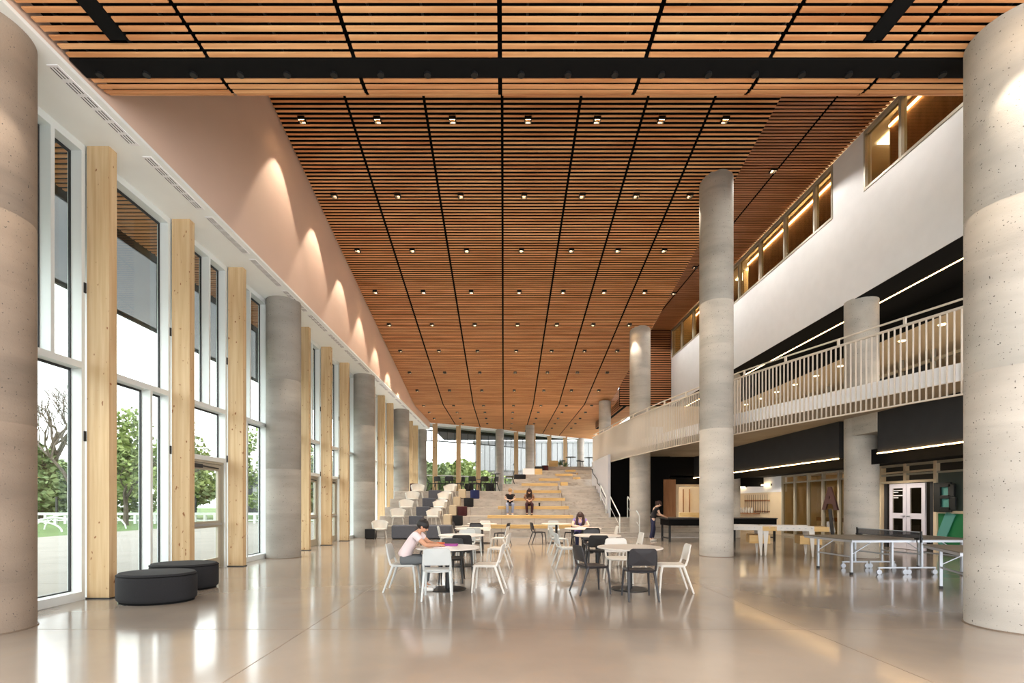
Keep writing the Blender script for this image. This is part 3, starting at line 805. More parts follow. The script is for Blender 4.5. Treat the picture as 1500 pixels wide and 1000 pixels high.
# ---- far curved glazing
fg = struct('window_50')
P = [(-6.4,36.2),(-5.26,36.8),(-3.56,37.8),(-2.05,38.8),(-.34,39.9),(1.05,41.0),(2.6,42.1),(4.09,43.2),(5.66,44.3),(7.33,45.4),(9.5,46.6)]
for i, ((a, b), (c, d)) in enumerate(zip(P[:-1], P[1:])):
    da = Vector((c-a, d-b, 0)); nn = Vector((-da.y, da.x, 0)).normalized()
    if i not in (4, 9) and i > 0:
        t = thing('timber_fin', 'pale timber fin, %s from the left in the curved far glazing' % ordw[i-1], 'timber fin', (a, b-.25, 2.14), 0, 'timber fins in the far glazing')
        MB().box(-.18,.18,-.08,.08,0,5.48).build('post', 'fin', t); MB().box(-.2,.2,-.09,.09,0,.02).build('base_plate', 'gasket', t)
        MB().box(-.24,-.181,-.02,.06,2.6,2.75).build('bracket', 'gasket', t)
    for z in (2.18, 3.65, 7.5): MB().bar((a,b,z),(c,d,z),.1,.08).build('transom', 'alu', fg)
    MB().bar((a,b,2.14),(a,b,7.6),.1,.1).build('mullion', 'alu', fg)
    e = .06
    MB().add([(a,b,2.2),(c,d,2.2),(c,d,7.45),(a,b,7.45)], [(0,1,2,3)]).build('pane', 'glass', fg)
    # white edge strip of ceiling, canopy and hanging screens outside
    MB().bar((a,b-.15,7.60),(c,d-.15,7.60),.35,.10).build('ceiling_edge', 'soffit', fg)
    q1 = (a-.4, b+.8); q2 = (c-.4, d+.8)
    if i < 6:
        for z in (6.42, 7.22): MB().bar((*q1,z),(*q2,z),.05,.08).build('screen_rail', 'gasket', can)
        for k in range(3):
            f = k/3; MB().bar((q1[0]+(q2[0]-q1[0])*f, q1[1]+(q2[1]-q1[1])*f, 6.42), (q1[0]+(q2[0]-q1[0])*f, q1[1]+(q2[1]-q1[1])*f, 7.22), .04,.04).build('screen_stile', 'gasket', can)
        MB().add([(*q1,6.46),(*q2,6.46),(*q2,7.2),(*q1,7.2)], [(0,1,2,3)]).build('perforated_sheet', 'screenfar', can)
        MB().add([(a,b+.2,7.55),(c,d+.2,7.55),(q2[0],q2[1]+.2,7.5),(q1[0],q1[1]+.2,7.5)], [(0,1,2,3)]).build('canopy_edge', 'clad', can)
# ================================================================== downlights
def spot(parent, loc, power, deg=56, blend=.25, rad=.035, c=(1,.86,.70), aim=None):
    ld = SPOTS.get((power, deg, c))
    if not ld:
        ld = bpy.data.lights.new('lamp_light', 'SPOT'); ld.energy = power; ld.spot_size = math.radians(deg); ld.spot_blend = blend; ld.shadow_soft_size = rad; ld.color = c; SPOTS[(power, deg, c)] = ld
    o = bpy.data.objects.new('lamp_light', ld); col.objects.link(o); o.parent = parent; o.location = loc
    if aim: o.rotation_euler = aim
    return o
SPOTS = {}
for q in L2S: spot(l2, q, SPOT_W*.6, 140)
for q in ((11.6,10.5,2.75),(11.6,15.5,2.75),(11.6,18.5,2.75),(11.6,22.5,2.75)): spot(g1, q, SPOT_W*.35, 150)  # added fill spots without fixtures, brightening the zone below the balcony
hb = MB(); s_ = .085
for (a, b, c, d) in ((-s_,s_,-s_,-s_+.02),(-s_,s_,s_-.02,s_),(-s_,-s_+.02,-s_+.02,s_-.02),(s_-.02,s_,-s_+.02,s_-.02)): hb.box(a,b,c,d,-.05,.10)
hb.box(-s_,s_,-s_,s_,.10,.11)
house_me = hb.mesh('housing', 'blackmetal')
lens_me = MB().lathe([(.05,.019),(.05,.035)], 16).mesh('lens', 'lamp')
LX = [-5.0,-3.13,-1.27,.6,2.31,3.9,5.48]
colname = ['nearest the left wall','second from left','third from left','in the middle','third from right','second from right','nearest the right edge']
rown = 13
for r in range(rown):
    y = 11.84+2.25*r
    z = ceil_z(y)
    for i, x in enumerate(LX):
        if y > far_y(x)-.6: continue
        t = thing('downlight', 'square black downlight in the slat ceiling, %s row, %s' % (ordw[r], colname[i]), 'downlight', (x, y, z-.012), 0, 'downlights in the sloping ceiling')
        link('housing', house_me, t)
        link('lens', lens_me, t)
        if r < 10:
            spot(t, (0, 0, -.03), SPOT_W, 62)
for i, y in enumerate((10.85, 14.2, 17.0, 20.0, 22.5, 25.5)):
    t = thing('downlight', 'square black downlight in the flat side ceiling by the right windows, %s from the camera' % ordw[i], 'downlight', (8.0, y, 11.39), 0, 'downlights in the flat side ceiling')
    link('housing', house_me, t); link('lens', lens_me, t); spot(t, (0,0,-.06), SPOT_W*.5, 140, c=(1,.95,.88))
# lamps over the two nearest columns; unseen rows added for floor bounce
for i, (x, y) in enumerate(((-5.15,5.0),(5.65,5.05),(-3.0,1.2),(-.95,1.2),(1.0,1.2),(2.9,1.2),(4.6,1.2),(-3.0,-1.6),(1.0,-1.6),(4.6,-1.6))):
    t = thing('downlight', 'small unseen round lamp in the near flat ceiling, %s' % ('above the nearest left column','above the nearest right column','far left of the front row','left of the front row','middle of the front row','right of the front row','far right of the front row','left of the rear row','middle of the rear row','right of the rear row')[i], 'downlight', (x, y, 7.15), 0, 'lamps in the near ceiling')
    MB().lathe([(.05,0),(.055,.05)], 14).build('housing', 'blackmetal', t); MB().lathe([(.035,-.006),(.035,-.001)], 12).build('lens', 'lamp', t)
    spot(t, (0,0,-.03), SPOT_W*.8 if i < 2 else SPOT_W*1.5, 70)
#INSERT_OBJECTS
# ================================================================== FURNITURE
def rrect(w, h, r, n=4):      # rounded rectangle outline, centred
    out = []
    for cx, cy, a0 in ((w/2-r, h/2-r, 0), (-w/2+r, h/2-r, 90), (-w/2+r, -h/2+r, 180), (w/2-r, -h/2+r, 270)):
        for k in range(n+1):
            a = math.radians(a0+90*k/n); out.append((cx+r*math.cos(a), cy+r*math.sin(a)))
    return out
def shell(outline, fn, th, inset=.012):
    """thin solid from an outline; fn maps (u, v, side offset) to a point, with a fanned inner ring for curvature"""
    n = len(outline); m = MB(); rings = []
    for s_, off in ((1.0, -th/2), (1.0, th/2)):
        pass
    def ring(sc, off): return [fn(u*sc, v*sc, off) for u, v in outline]
    seq = [ring(.35, th/2), ring(.75, th/2), ring(.97, th/2), ring(1, 0), ring(.97, -th/2), ring(.75, -th/2), ring(.35, -th/2)]
    vs = [p for r in seq for p in r]; fs = []
    for i in range(len(seq)-1):
        for k in range(n): a = i*n+k; b = i*n+(k+1) % n; fs.append((a, b, b+n, a+n))
    vs += [fn(0, 0, th/2), fn(0, 0, -th/2)]
    for k in range(n): fs.append((len(vs)-2, (k+1) % n, k)); fs.append((len(vs)-1, (len(seq)-1)*n+k, (len(seq)-1)*n+(k+1) % n))
    return m.add(vs, fs)
def chair_meshes(m):
    # one-piece cafe chair facing +Y: seat, curved back shell, sloping uprights and splayed legs
    def seatfn(u, v, o):
        z = .452+o-.018*max(0, 1-(u/.22)**2)*(1-abs(v)/.3)+.012*(v/.21)**2-.02*max(0, v-.15)/.06
        return (u, v, z)
    seat = shell(rrect(.44, .43, .07), seatfn, .022)
    seat.v = [(x, y+.0, z) for x, y, z in seat.v]
    def backfn(u, v, o):
        zz = .675+v; yy = -.235-.22*(zz-.5)-.035*(1-(u/.22)**2)+.02
        return (u*(1+.12*(v/.14)*-.5), yy+o, zz)
    back = shell(rrect(.435, .27, .055), backfn, .02)
    leg = {}
    for sx in (-1, 1):
        leg['f%d' % sx] = MB().tube([(sx*.195,.17,.445),(sx*.205,.195,.3),(sx*.22,.215,0)], [.022,.019,.014], 8).mesh('leg', m, True)
        leg['r%d' % sx] = MB().tube([(sx*.2,-.17,.45),(sx*.212,-.24,.25),(sx*.228,-.33,0)], [.023,.020,.014], 8).mesh('leg', m, True)
        leg['u%d' % sx] = MB().tube([(sx*.2,-.15,.44),(sx*.206,-.205,.47),(sx*.21,-.235,.56),(sx*.207,-.27,.72)], [.018,.019,.017,.012], 8).mesh('upright', m, True)
    rim = MB().tube([(-.2,-.17,.44),(0,-.2,.432),(.2,-.17,.44)], .014, 8).tube([(-.2,-.17,.44),(-.2,.17,.44)], .013, 6).tube([(.2,-.17,.44),(.2,.17,.44)], .013, 6).tube([(-.19,.18,.44),(0,.195,.436),(.19,.18,.44)], .013, 6)
    return [('seat', seat.mesh('seat', m, True)), ('backrest', back.mesh('backrest', m, True)), ('seat_rim', rim.mesh('seat_rim', m, True)),
            ('upright', leg['u-1']), ('upright', leg['u1']), ('leg', leg['f-1']), ('leg', leg['f1']), ('leg', leg['r-1']), ('leg', leg['r1'])]
CH = {c: chair_meshes(m) for c, m in (('w','shellgrey'), ('i','shellwhite'), ('d','shelldark'), ('b','shellblack'))}
def chair(x, y, face, kind, label, z=0):
    """face: direction the sitter looks, degrees from +Y counterclockwise"""
    t = thing('cafe_chair', label, 'chair', (x, y, z), math.radians(face), 'stacking chairs at the round tables')
    for nm, me in CH[kind]: link(nm, me, t)
    return t
def rtable(x, y, label, z=0, r=.56):
    t = thing('round_table', label, 'table', (x, y, z), 0, 'round white cafe tables')
    MB().lathe([(r-.02,.715),(r,.722),(r,.735),(r-.006,.742)], 48).build('tabletop', 'tabletop', t, True)
    MB().lathe([(.045,.02),(.045,.70),(.16,.705),(.16,.714)], 20).build('pedestal', 'blackmetal', t, True)
    MB().lathe([(.32,0),(.32,.012),(.05,.022)], 36).build('base', 'blackmetal', t, True)
    return t
TL = [(-.98,8.35),(-1.02,11.55),(-.95,14.7),(-.82,18.0)]
TR = [(2.2,8.35),(2.24,11.45),(2.42,14.6),(1.98,18.0)]
for i, (x, y) in enumerate(TL): rtable(x, y, ('round white table where the young man leans over his work', 'round white table just behind the young man\'s table', 'round white table third back in the left row', 'round white table at the back of the left row')[i])
for i, (x, y) in enumerate(TR): rtable(x, y, ('round white table nearest the camera in the right row', 'round white table second back in the right row', 'round white table where the woman in lilac sits', 'round white table at the back of the right row')[i])
# left row chairs
chair(-1.05, 7.62, 4, 'w', 'white chair with its back to the camera at the young man\'s table')
chair(-1.70, 8.25, -90, 'w', 'white chair the young man in the pale t-shirt sits on')
chair(-.30, 8.2, 84, 'i', 'ivory chair right of the young man\'s table, facing him')
chair(-1.0, 9.15, 182, 'b', 'black chair on the far side of the young man\'s table')
chair(-.93, 10.75, 2, 'b', 'black chair with its back to the camera at the second left table')
chair(-.15, 11.2, 80, 'i', 'ivory chair right of the second table in the left row')
chair(-.98, 12.35, 178, 'w', 'white chair on the far side of the second left table')
chair(-1.78, 11.75, -92, 'd', 'charcoal chair left of the second table in the left row')
chair(-1.72, 14.6, -88, 'w', 'white chair left of the third table in the left row')
chair(-.88, 13.85, 4, 'w', 'white chair with its back to the camera at the third left table')
chair(-.15, 14.5, 78, 'i', 'ivory chair right of the third table in the left row')
chair(-.9, 15.5, 180, 'd', 'charcoal chair on the far side of the third left table')
chair(-1.0, 17.2, 0, 'b', 'black chair with its back to the camera at the rearmost left table')
chair(-.1, 17.0, 74, 'd', 'charcoal chair right of the rearmost table in the left row')
chair(-.75, 18.85, 180, 'i', 'ivory chair on the far side of the rearmost left table')
chair(-1.62, 18.0, -90, 'd', 'charcoal chair left of the rearmost left table')
# right row chairs
chair(2.14, 7.58, -2, 'd', 'charcoal chair with its back to the camera at the nearest right table')
chair(1.50, 8.05, -76, 'd', 'charcoal chair left of the nearest right table, turned towards it')
chair(2.86, 8.2, 82, 'i', 'ivory chair right of the nearest right table')
chair(2.2, 9.15, 178, 'i', 'ivory chair on the far side of the nearest right table')
chair(2.08, 10.65, -4, 'b', 'black chair with its back to the camera at the second right table')
chair(1.5, 11.25, -84, 'w', 'white chair left of the second table in the right row')
chair(3.0, 11.4, 88, 'i', 'ivory chair right of the second table in the right row')
chair(2.3, 12.3, 180, 'd', 'charcoal chair on the far side of the second right table')
chair(1.66, 14.2, -80, 'w', 'white chair left of the table where the woman in lilac sits')
chair(2.5, 13.75, 0, 'b', 'black chair with its back to the camera opposite the woman in lilac')
chair(3.2, 14.7, 86, 'i', 'ivory chair right of the table where the woman in lilac sits')
chair(2.42, 15.38, 180, 'd', 'charcoal chair the woman in lilac sits on')
chair(1.28, 17.5, -78, 'd', 'charcoal chair left of the rearmost table in the right row')
chair(2.5, 17.4, 40, 'b', 'black chair in front of the rearmost right table')
chair(1.98, 18.85, 180, 'w', 'white chair behind the rearmost right table')

# oval ottomans by the windows
for (x, y, rx, ry, lb) in ((-5.35, 7.38, .56, .42, 'oval charcoal upholstered ottoman nearest the camera by the left windows'), (-5.68, 8.50, .56, .42, 'oval charcoal upholstered ottoman behind the nearer one by the door')):
    t = thing('ottoman', lb, 'ottoman', (x, y, 0), 0, 'oval ottomans by the windows')
    MB().lathe([(.93,0),(.93,.03)], 40, (0,0,0), rx, ry).build('plinth', 'black', t)
    MB().lathe([(.95,.03),(.99,.05),(1,.09),(1,.37),(.985,.42),(.94,.445),(.6,.452),(.1,.454)], 48, (0,0,0), rx, ry).build('cushion', 'charcoal', t, True)
    MB().lathe([(1.004,.405),(1.006,.411),(1.004,.417)], 48, (0,0,0), rx, ry).build('piping', 'black', t, True)

# tub armchairs, cube poufs, cylinder poufs on the tiers
def tub_meshes(mshell):
    m = MB(); grid = []
    n = 17
    for i in range(n):
        a = math.radians(-28+236*i/(n-1)+0)   # wraps from right arm round the back to left arm
        hgt = .66+.13*max(0, math.sin(math.radians(-28+236*i/(n-1))))
        ca_, sa_ = math.cos(a), math.sin(a)
        row = []
        for q in range(5):
            f = q/4; rr = .27+.06*f; zz = .36+(hgt-.36)*f
            row.append((rr*1.05*ca_, -rr*.95*sa_+.02, zz))
        grid.append(row)
    sh = MB().sheet(grid, .03)
    seat = MB().lathe([(.26,.36),(.29,.38),(.29,.42),(.25,.445),(.05,.44)], 24, (0,.03,0), 1.05, 1.0)
    legs = [MB().tube([(sx*.2, sy*.17+.02, .37), (sx*.26, sy*.24+.02, 0)], [.024,.016], 8).mesh('leg', mshell, True) for sx in (-1,1) for sy in (-1,1)]
    return sh.mesh('shell', mshell, True), seat.mesh('seat', mshell, True), legs
TUB = tub_meshes('shellwhite')
TUBT = MB().box(-.0,.0,0,0,0,0)
def tub(x, y, z, face, label, tan=False):
    t = thing('tub_armchair', label, 'armchair', (x, y, z), math.radians(face), 'white tub armchairs on the tiers')
    link('shell', TUB[0], t); link('seat', TUB[1], t)
    for l in TUB[2]: link('leg', l, t)
    return t
tn = ['on the floor at the foot of the tiers','on the lowest tier','on the second tier','on the third tier','on the fourth tier']
tub(-5.3, 20.45, 0, 200, 'white tub armchair on the floor beside the third left concrete column')
for i, (x, xb) in enumerate(((-4.78,-3.15),(-4.6,-3.0),(-4.5,-2.92),(-4.42,-2.75))):
    y = 21.55+i
    tub(x, y, tz(i+1), 195, 'white tub armchair %s, left of the grey cube' % tn[i+1])
    tub(xb, y, tz(i+1), 160, 'white tub armchair %s, right of the grey cube' % tn[i+1])
    xs = ( -3.92,-3.78,-3.66,-3.52)[i]
    t = thing('side_block', 'tan low block right of the armchair %s' % tn[i+1], 'screen', (xb+.62, y, tz(i+1)), 0, 'tan low blocks on the tiers')  # plain tan block, drawn for the armchair's beige side
    bevel(MB().box(-.17,.17,-.28,.28,.03,.50).build('block', 'tanfab', t), .03, 3); MB().box(-.15,.15,-.25,.25,0,.03).build('plinth', 'black', t)
    t = thing('cube_pouf', 'slate grey cube pouf between the armchairs %s' % tn[i+1], 'pouf', (xs, y-.1, tz(i+1)), 0, 'grey cube poufs on the tiers')
    bevel(MB().box(-.3,.3,-.26,.26,.02,.44).build('cushion', 'greyfab', t), .03, 3); MB().box(-.27,.27,-.23,.23,0,.02).build('plinth', 'black', t)
for (x, lb) in ((-4.18, 'long slate grey padded bench on the floor left of the young man\'s head'), (-2.72, 'long slate grey padded bench on the floor behind the round tables')):
    t = thing('padded_bench', lb, 'bench', (x, 20.3, 0), 0, 'grey padded benches at the foot of the tiers')
    bevel(MB().box(-.52,.52,-.35,.35,.03,.58).build('cushion', 'greyfab', t), .05, 3); MB().box(-.48,.48,-.3,.3,0,.03).build('plinth', 'black', t)
t = thing('waste_bin', 'small dark cube bin left of the white armchair by the left column', 'bin', (-5.62, 20.2, 0)); 
# dark low box beside column 3
bevel(MB().box(-.2,.2,-.2,.2,.03,.42).build('body', 'blackmetal', t), .01); MB().box(-.17,.17,-.17,.17,0,.03).build('plinth', 'black', t)
t['label'] = 'small dark box seat left of the white armchair by the column'; t['category'] = 'seat'; t.name = 'box_seat'
cyl_me = {}
def pouf(x, y, z, m, lb, h=.45, r=.24):
    t = thing('round_pouf', lb, 'pouf', (x, y, z), 0, 'round poufs')
    key = (m, h, r)
    if key not in cyl_me:
        cyl_me[key] = (MB().lathe([(r*.95,.02),(r,.05),(r,h-.04),(r*.96,h-.005),(r*.6,h),(r*.1,h)], 28).mesh('cushion', m, True), MB().lathe([(r*.85,0),(r*.85,.02)], 24).mesh('plinth', 'black'))
    link('cushion', cyl_me[key][0], t); link('plinth', cyl_me[key][1], t)
pouf(-2.08, 21.5, tz(1), 'charcoal', 'round charcoal pouf on the lowest seating tier')
pouf(-1.95, 22.4, tz(2), 'maroonfab', 'round maroon pouf on the second seating tier')
pouf(-1.72, 23.4, tz(3), 'charcoal', 'round charcoal pouf on the third seating tier, between maroon and navy')
pouf(-1.48, 24.4, tz(4), 'bluefab', 'round navy blue pouf on the fourth seating tier')
pouf(-1.9, 26.2, tz(5), 'charcoal', 'round charcoal pouf on the landing left of the black tables')
pouf(-.75, 26.6, tz(5), 'charcoal', 'round charcoal pouf on the landing right of the black tables')
pouf(-4.9, 26.2, tz(5), 'maroonfab', 'dark round pouf on the landing by the left timber fin')
pouf(2.95, 34.1, 3.75, 'maroonfab', 'dark plum round pouf on the upper tiers')
for (x, y, z, l, lb) in ((.98, 29.3, 2.95, .36, 'long black ottoman on the tier left of the slim far column'), (2.45, 33.3, 3.75, .30, 'long black ottoman on the upper tier right of the slim far column')):
    t = thing('long_ottoman', lb, 'ottoman', (x, y, z)); bevel(MB().box(-l,l,-.25,.25,.02,.32).build('cushion', 'charcoal', t), .06, 3); MB().box(-l+.05,l-.05,-.2,.2,0,.02).build('plinth', 'black', t)

# cafe tables with black chairs on the landing
def btable(x, y, z, lb, r=.38, h=.74):
    t = thing('small_round_table', lb, 'table', (x, y, z), 0, 'small black tables on the landings')
    MB().lathe([(r-.01,h-.025),(r,h-.02),(r,h)], 28).build('tabletop', 'blackmetal', t, True); MB().lathe([(.03,.015),(.03,h-.026)], 12).build('pedestal', 'blackmetal', t); MB().lathe([(.22,0),(.22,.015)], 24).build('base', 'blackmetal', t)
zt = tz(5)
btable(-3.0, 26.35, zt, 'black round table on the landing, leftmost of the group above the armchairs')
btable(-1.3, 27.4, zt, 'black round table on the landing in the middle of the group')
btable(-.45, 25.75, zt, 'tall black pedestal table at the right edge of the landing', .3, .95)
for (x, y, f, lb) in ((-3.95,26.3,-80,'black chair on the landing, leftmost of the group'), (-3.45,25.9,-30,'black chair on the landing left of the leftmost black table'), (-2.95,25.72,8,'black chair on the landing with its back to the hall'), (-2.45,26.1,70,'black chair on the landing right of the leftmost black table'),
                      (-1.6,25.75,-20,'black chair on the landing above the navy pouf'), (-1.55,26.9,-80,'black chair on the landing behind the navy pouf'), (-1.12,25.9,20,'black chair on the landing left of the tall pedestal table'),
                      (-.95,27.2,100,'black chair at the rear of the landing group'), (-.62,26.05-.0,60,'black chair beside the tall pedestal table'), (.3,27.3,90,'black chair on the landing right of the tall pedestal table')):
    chair(x, y, f, 'b', lb, zt if x < 0 else tz(6))['group'] = 'black chairs on the landing'
for (x, y, lb) in ((5.35, 38.2, 'high black table at the top landing beside the far column'), (6.9, 38.6, 'high black table at the top landing nearest the railing end')):
    btable(x, y, 4.15, lb, .42, 1.05)
    for sx in (-1, 1):
        t = thing('bar_stool', 'black bar stool %s of the %s high table' % ('left' if sx < 0 else 'right', 'first' if x < 6 else 'second'), 'stool', (x+sx*.62, y-.1, 4.15), 0, 'bar stools on the top landing')
        MB().lathe([(.18,.70),(.2,.73),(.18,.76)], 16).build('seat', 'shellblack', t, True)
        for a in range(4): MB().tube([(.1*math.cos(a*PI/2+.78),.1*math.sin(a*PI/2+.78),.70),(.2*math.cos(a*PI/2+.78),.2*math.sin(a*PI/2+.78),0)], .01, 6).build('leg', 'blackmetal', t)
for i, (x, y) in enumerate(((4.45, 37.6), (5.05, 39.2))):
    t = thing('potted_plant', ('bushy green potted plant at the top landing','slender green potted plant beside the high table on the top landing')[i], 'plant', (x, y, 4.15))
    MB().lathe([(.14,0),(.18,.35),(.16,.35),(.15,.32)], 16).build('pot', 'tabletop', t, True)
    lf = MB(); rnd = random.Random(i)
    for k in range(60):
        a = rnd.random()*6.28; e = rnd.random()*1.2+.2; l = .3+.35*rnd.random()
        d = Vector((math.cos(a)*math.cos(e), math.sin(a)*math.cos(e), math.sin(e))); p = Vector((0,0,.3)); q = p+d*l; s2 = d.cross(Vector((0,0,1)))*.05
        lf.add([p, p.lerp(q,.6)+s2, q, p.lerp(q,.6)-s2], [(0,1,2,3)])
    stuff(lf.build('foliage', 'leaf', t))
t = thing('planter_box', 'pale low box planter on the upper tier', 'planter', (1.95, 31.3, 3.35)); MB().box(-.7,.05,-.25,.25,0,.42).build('box', 'white', t); MB().box(.06,.55,-.25,.25,0,.40).build('timber_end', 'timber', t)
tag(MB().box(3.3,4.0,35.2,35.7,4.15,4.65).build('timber_box_seat', 'timber'), 'pale timber box seat on the top tier', 'seat')
t = thing('wall_ledge', 'x', 'ledge'); bpy.data.objects.remove(t)

# black games tables near the standing woman
def games_table(x, y, w, d, label, h=.92):
    t = thing('games_table', label, 'games table', (x, y, 0), 0, 'black games tables')
    b = MB().box(-w/2,w/2,-d/2,d/2,h-.28,h-.04).build('cabinet', 'black', t)
    r = MB()
    r.box(-w/2-.03,w/2+.03,-d/2-.03,-d/2+.07,h-.04,h).box(-w/2-.03,w/2+.03,d/2-.07,d/2+.03,h-.04,h).box(-w/2-.03,-w/2+.07,-d/2+.07,d/2-.07,h-.04,h).box(w/2-.07,w/2+.03,-d/2+.07,d/2-.07,h-.04,h)
    bevel(r.build('rim', 'blackmetal', t), .006)
    MB().box(-w/2+.07,w/2-.07,-d/2+.07,d/2-.07,h-.04,h-.02).build('playfield', 'woodpanel', t)
    for sx in (-1,1):
        for sy in (-1,1): MB().box(sx*(w/2-.06)-.035,sx*(w/2-.06)+.035,sy*(d/2-.06)-.035,sy*(d/2-.06)+.035,0,h-.28).build('leg', 'blackmetal', t)
        MB().box(sx*(w/2-.06)-.015,sx*(w/2-.06)+.015,-d/2+.09,d/2-.09,.12,.17).build('stretcher', 'blackmetal', t)
games_table(7.35, 18.9, 2.0, 1.0, 'black games table the standing woman leans over')
games_table(9.9, 19.3, 1.7, .95, 'black games table between the tall column and the cue rack wall')

# plywood and white table football tables
def foot_table(x, y, rz, label):
    t = thing('table_football', label, 'games table', (x, y, 0), math.radians(rz), 'white and plywood table football tables')
    # body long axis X (1.5), width Y .76
    h = .86
    r = MB(); r.box(-.78,.5,-.38,-.34,h-.14,h).box(-.78,.5,.34,.38,h-.14,h).box(-.78,-.74,-.34,.34,h-.14,h)
    bevel(r.build('side_rail', 'shellwhite', t), .006)
    MB().box(-.74,.5,-.34,.34,h-.13,h-.10).build('playfield', 'ply', t)
    bevel(MB().box(.50,.86,-.38,.38,h-.15,h-.02).build('end_box', 'ply', t), .004)
    bevel(MB().box(.16,.70,-.34,.34,h-.52,h-.28).build('lower_box', 'ply', t), .004)
    for sx in (-.70, .44):
        for sy in (-1, 1):
            l = MB(); yy = sy*.36
            l.add([(sx-.07,yy-.02,h-.14),(sx+.07,yy-.02,h-.14),(sx+.07,yy+.02,h-.14),(sx-.07,yy+.02,h-.14),(sx-.035 if sx<0 else sx+.0,yy-.02+sy*.04,0),(sx+.0 if sx<0 else sx+.035,yy-.02+sy*.04,0),(sx+.0 if sx<0 else sx+.035,yy+.02+sy*.04,0),(sx-.035 if sx<0 else sx+.0,yy+.02+sy*.04,0)],
                  [(0,1,2,3),(7,6,5,4),(0,4,5,1),(1,5,6,2),(2,6,7,3),(3,7,4,0)])
            l.build('leg', 'shellwhite', t)
    for i in range(8):
        xx = -.62+i*.15
        MB().tube([(xx,-.52,h-.06),(xx,.52,h-.06)], .008, 6).build('rod', 'steel', t)
foot_table(7.12, 14.3, -20, 'white and plywood table football table nearest the tall column')
foot_table(8.35, 13.9, -20, 'white and plywood table football table beside the folding table tennis table')

# table tennis tables
def pingpong(x, y, rz, label, net=True):
    t = thing('table_tennis_table', label, 'table tennis table', (x, y, 0), math.radians(rz), 'folding table tennis tables')
    for i in (0, 1):   # origin: near left corner; long axis +X, width +Y
        x0 = 0 if i == 0 else 1.375; x1 = x0+1.365
        bevel(MB().box(x0,x1,0,1.525,.738,.76).build('tabletop', 'pingtop', t), .003)
        f = MB(); f.box(x0+.01,x1-.01,.01,.035,.695,.738).box(x0+.01,x1-.01,1.49,1.515,.695,.738).box(x0+.01,x0+.035,.035,1.49,.695,.738).box(x1-.035,x1-.01,.035,1.49,.695,.738)
        f.build('apron', 'steel', t)
        xo = .18 if i == 0 else 2.74-.18
        for yy in (.25, 1.275):
            l = MB().box(xo-.02,xo+.02,yy-.02,yy+.02,.03,.695).build('leg', 'steel', t); MB().box(xo-.024,xo+.024,yy-.024,yy+.024,0,.05).build('foot', 'blackmetal', l)
        MB().box(xo-.012,xo+.012,.27,1.255,.36,.39).build('cross_bar', 'steel', t)
        xi = 1.05 if i == 0 else 2.74-1.05
        for yy in (.25, 1.275):
            MB().box(xi-.02,xi+.02,yy-.02,yy+.02,.16,.695).build('leg', 'steel', t)
            g = MB().box(xi-.3,xi+.3,yy-.015,yy+.015,.13,.16).build('caster_bar', 'steel', t)
            for dx in (-.28, .28):
                c = MB(); c.tube([(xi+dx,yy-.018,.055),(xi+dx,yy+.018,.055)], .055, 14); c.build('caster', 'steel', g, True)
                MB().box(xi+dx-.012,xi+dx+.012,yy-.012,yy+.012,.11,.13).build('caster_fork', 'steel', g)
        MB().box(xi-.012,xi+.012,.27,1.255,.40,.43).build('cross_bar', 'steel', t)
        MB().bar((xo,.25,.42),(xo+(.45 if i == 0 else -.45),.25,.70),.015,.015).bar((xo,1.275,.42),(xo+(.45 if i == 0 else -.45),1.275,.70),.015,.015).build('brace', 'steel', t)
    if net:
        n = thing('table_net', 'table tennis net clamped across the table beside the right columns' if rz > 0 else 'table tennis net across the nearer folding table', 'net', (x, y, 0), math.radians(rz))
        for yy in (-.09, 1.615):
            MB().box(1.355,1.385,yy-.015,yy+.015,.70,.93).build('post', 'blackmetal', n); MB().box(1.33,1.41,min(yy,yy+(.12 if yy<0 else -.12)),max(yy,yy+(.12 if yy<0 else -.12)),.76,.79).build('clamp', 'blackmetal', n)
        MB().box(1.369,1.371,-.07,1.60,.775,.905).build('mesh', 'net', n); MB().box(1.366,1.374,-.07,1.60,.905,.92).build('top_tape', 'steel', n)
pingpong(7.14, 9.8, 1.5, 'grey folding table tennis table with a net, beside the right columns')
pingpong(6.98, 7.32, -25, 'second grey folding table tennis table, partly hidden by the nearest right column')

# ================================================================== PEOPLE
def skin_obj(name, joints, edges, rad, m, parent, root=0, sub=2, extra=None):
    me = bpy.data.meshes.new(name); names = list(joints); idx = {k: i for i, k in enumerate(names)}
    me.from_pydata([joints[k] for k in names], [(idx[a], idx[b]) for a, b in edges], [])
    tmp = bpy.data.objects.new('tmp', me); col.objects.link(tmp)
    md = tmp.modifiers.new('skin', 'SKIN'); md.use_smooth_shade = True; md.branch_smoothing = .3
    if not me.skin_vertices: pass
    for i, k in enumerate(names):
        r = rad[k]; r = (r, r) if isinstance(r, (int, float)) else r
        me.skin_vertices[0].data[i].radius = r; me.skin_vertices[0].data[i].use_root = (i == root)
    sb_ = tmp.modifiers.new('sub', 'SUBSURF'); sb_.levels = sub; sb_.render_levels = sub
    bpy.context.view_layer.update()
    out = bpy.data.meshes.new_from_object(tmp.evaluated_get(bpy.context.evaluated_depsgraph_get()))
    bpy.data.objects.remove(tmp)
    if extra:
        v = [tuple(q.co) for q in out.vertices]; f = [tuple(p.vertices) for p in out.polygons]; mb_ = MB(); mb_.v = v; mb_.f = f
        for e in extra: mb_.ell(*e)
        out = mb_.mesh(name, None, True)
    out.materials.clear(); out.materials.append(M[m]); out.name = name
    out.polygons.foreach_set('use_smooth', [True]*len(out.polygons))
    return link(name, out, parent)
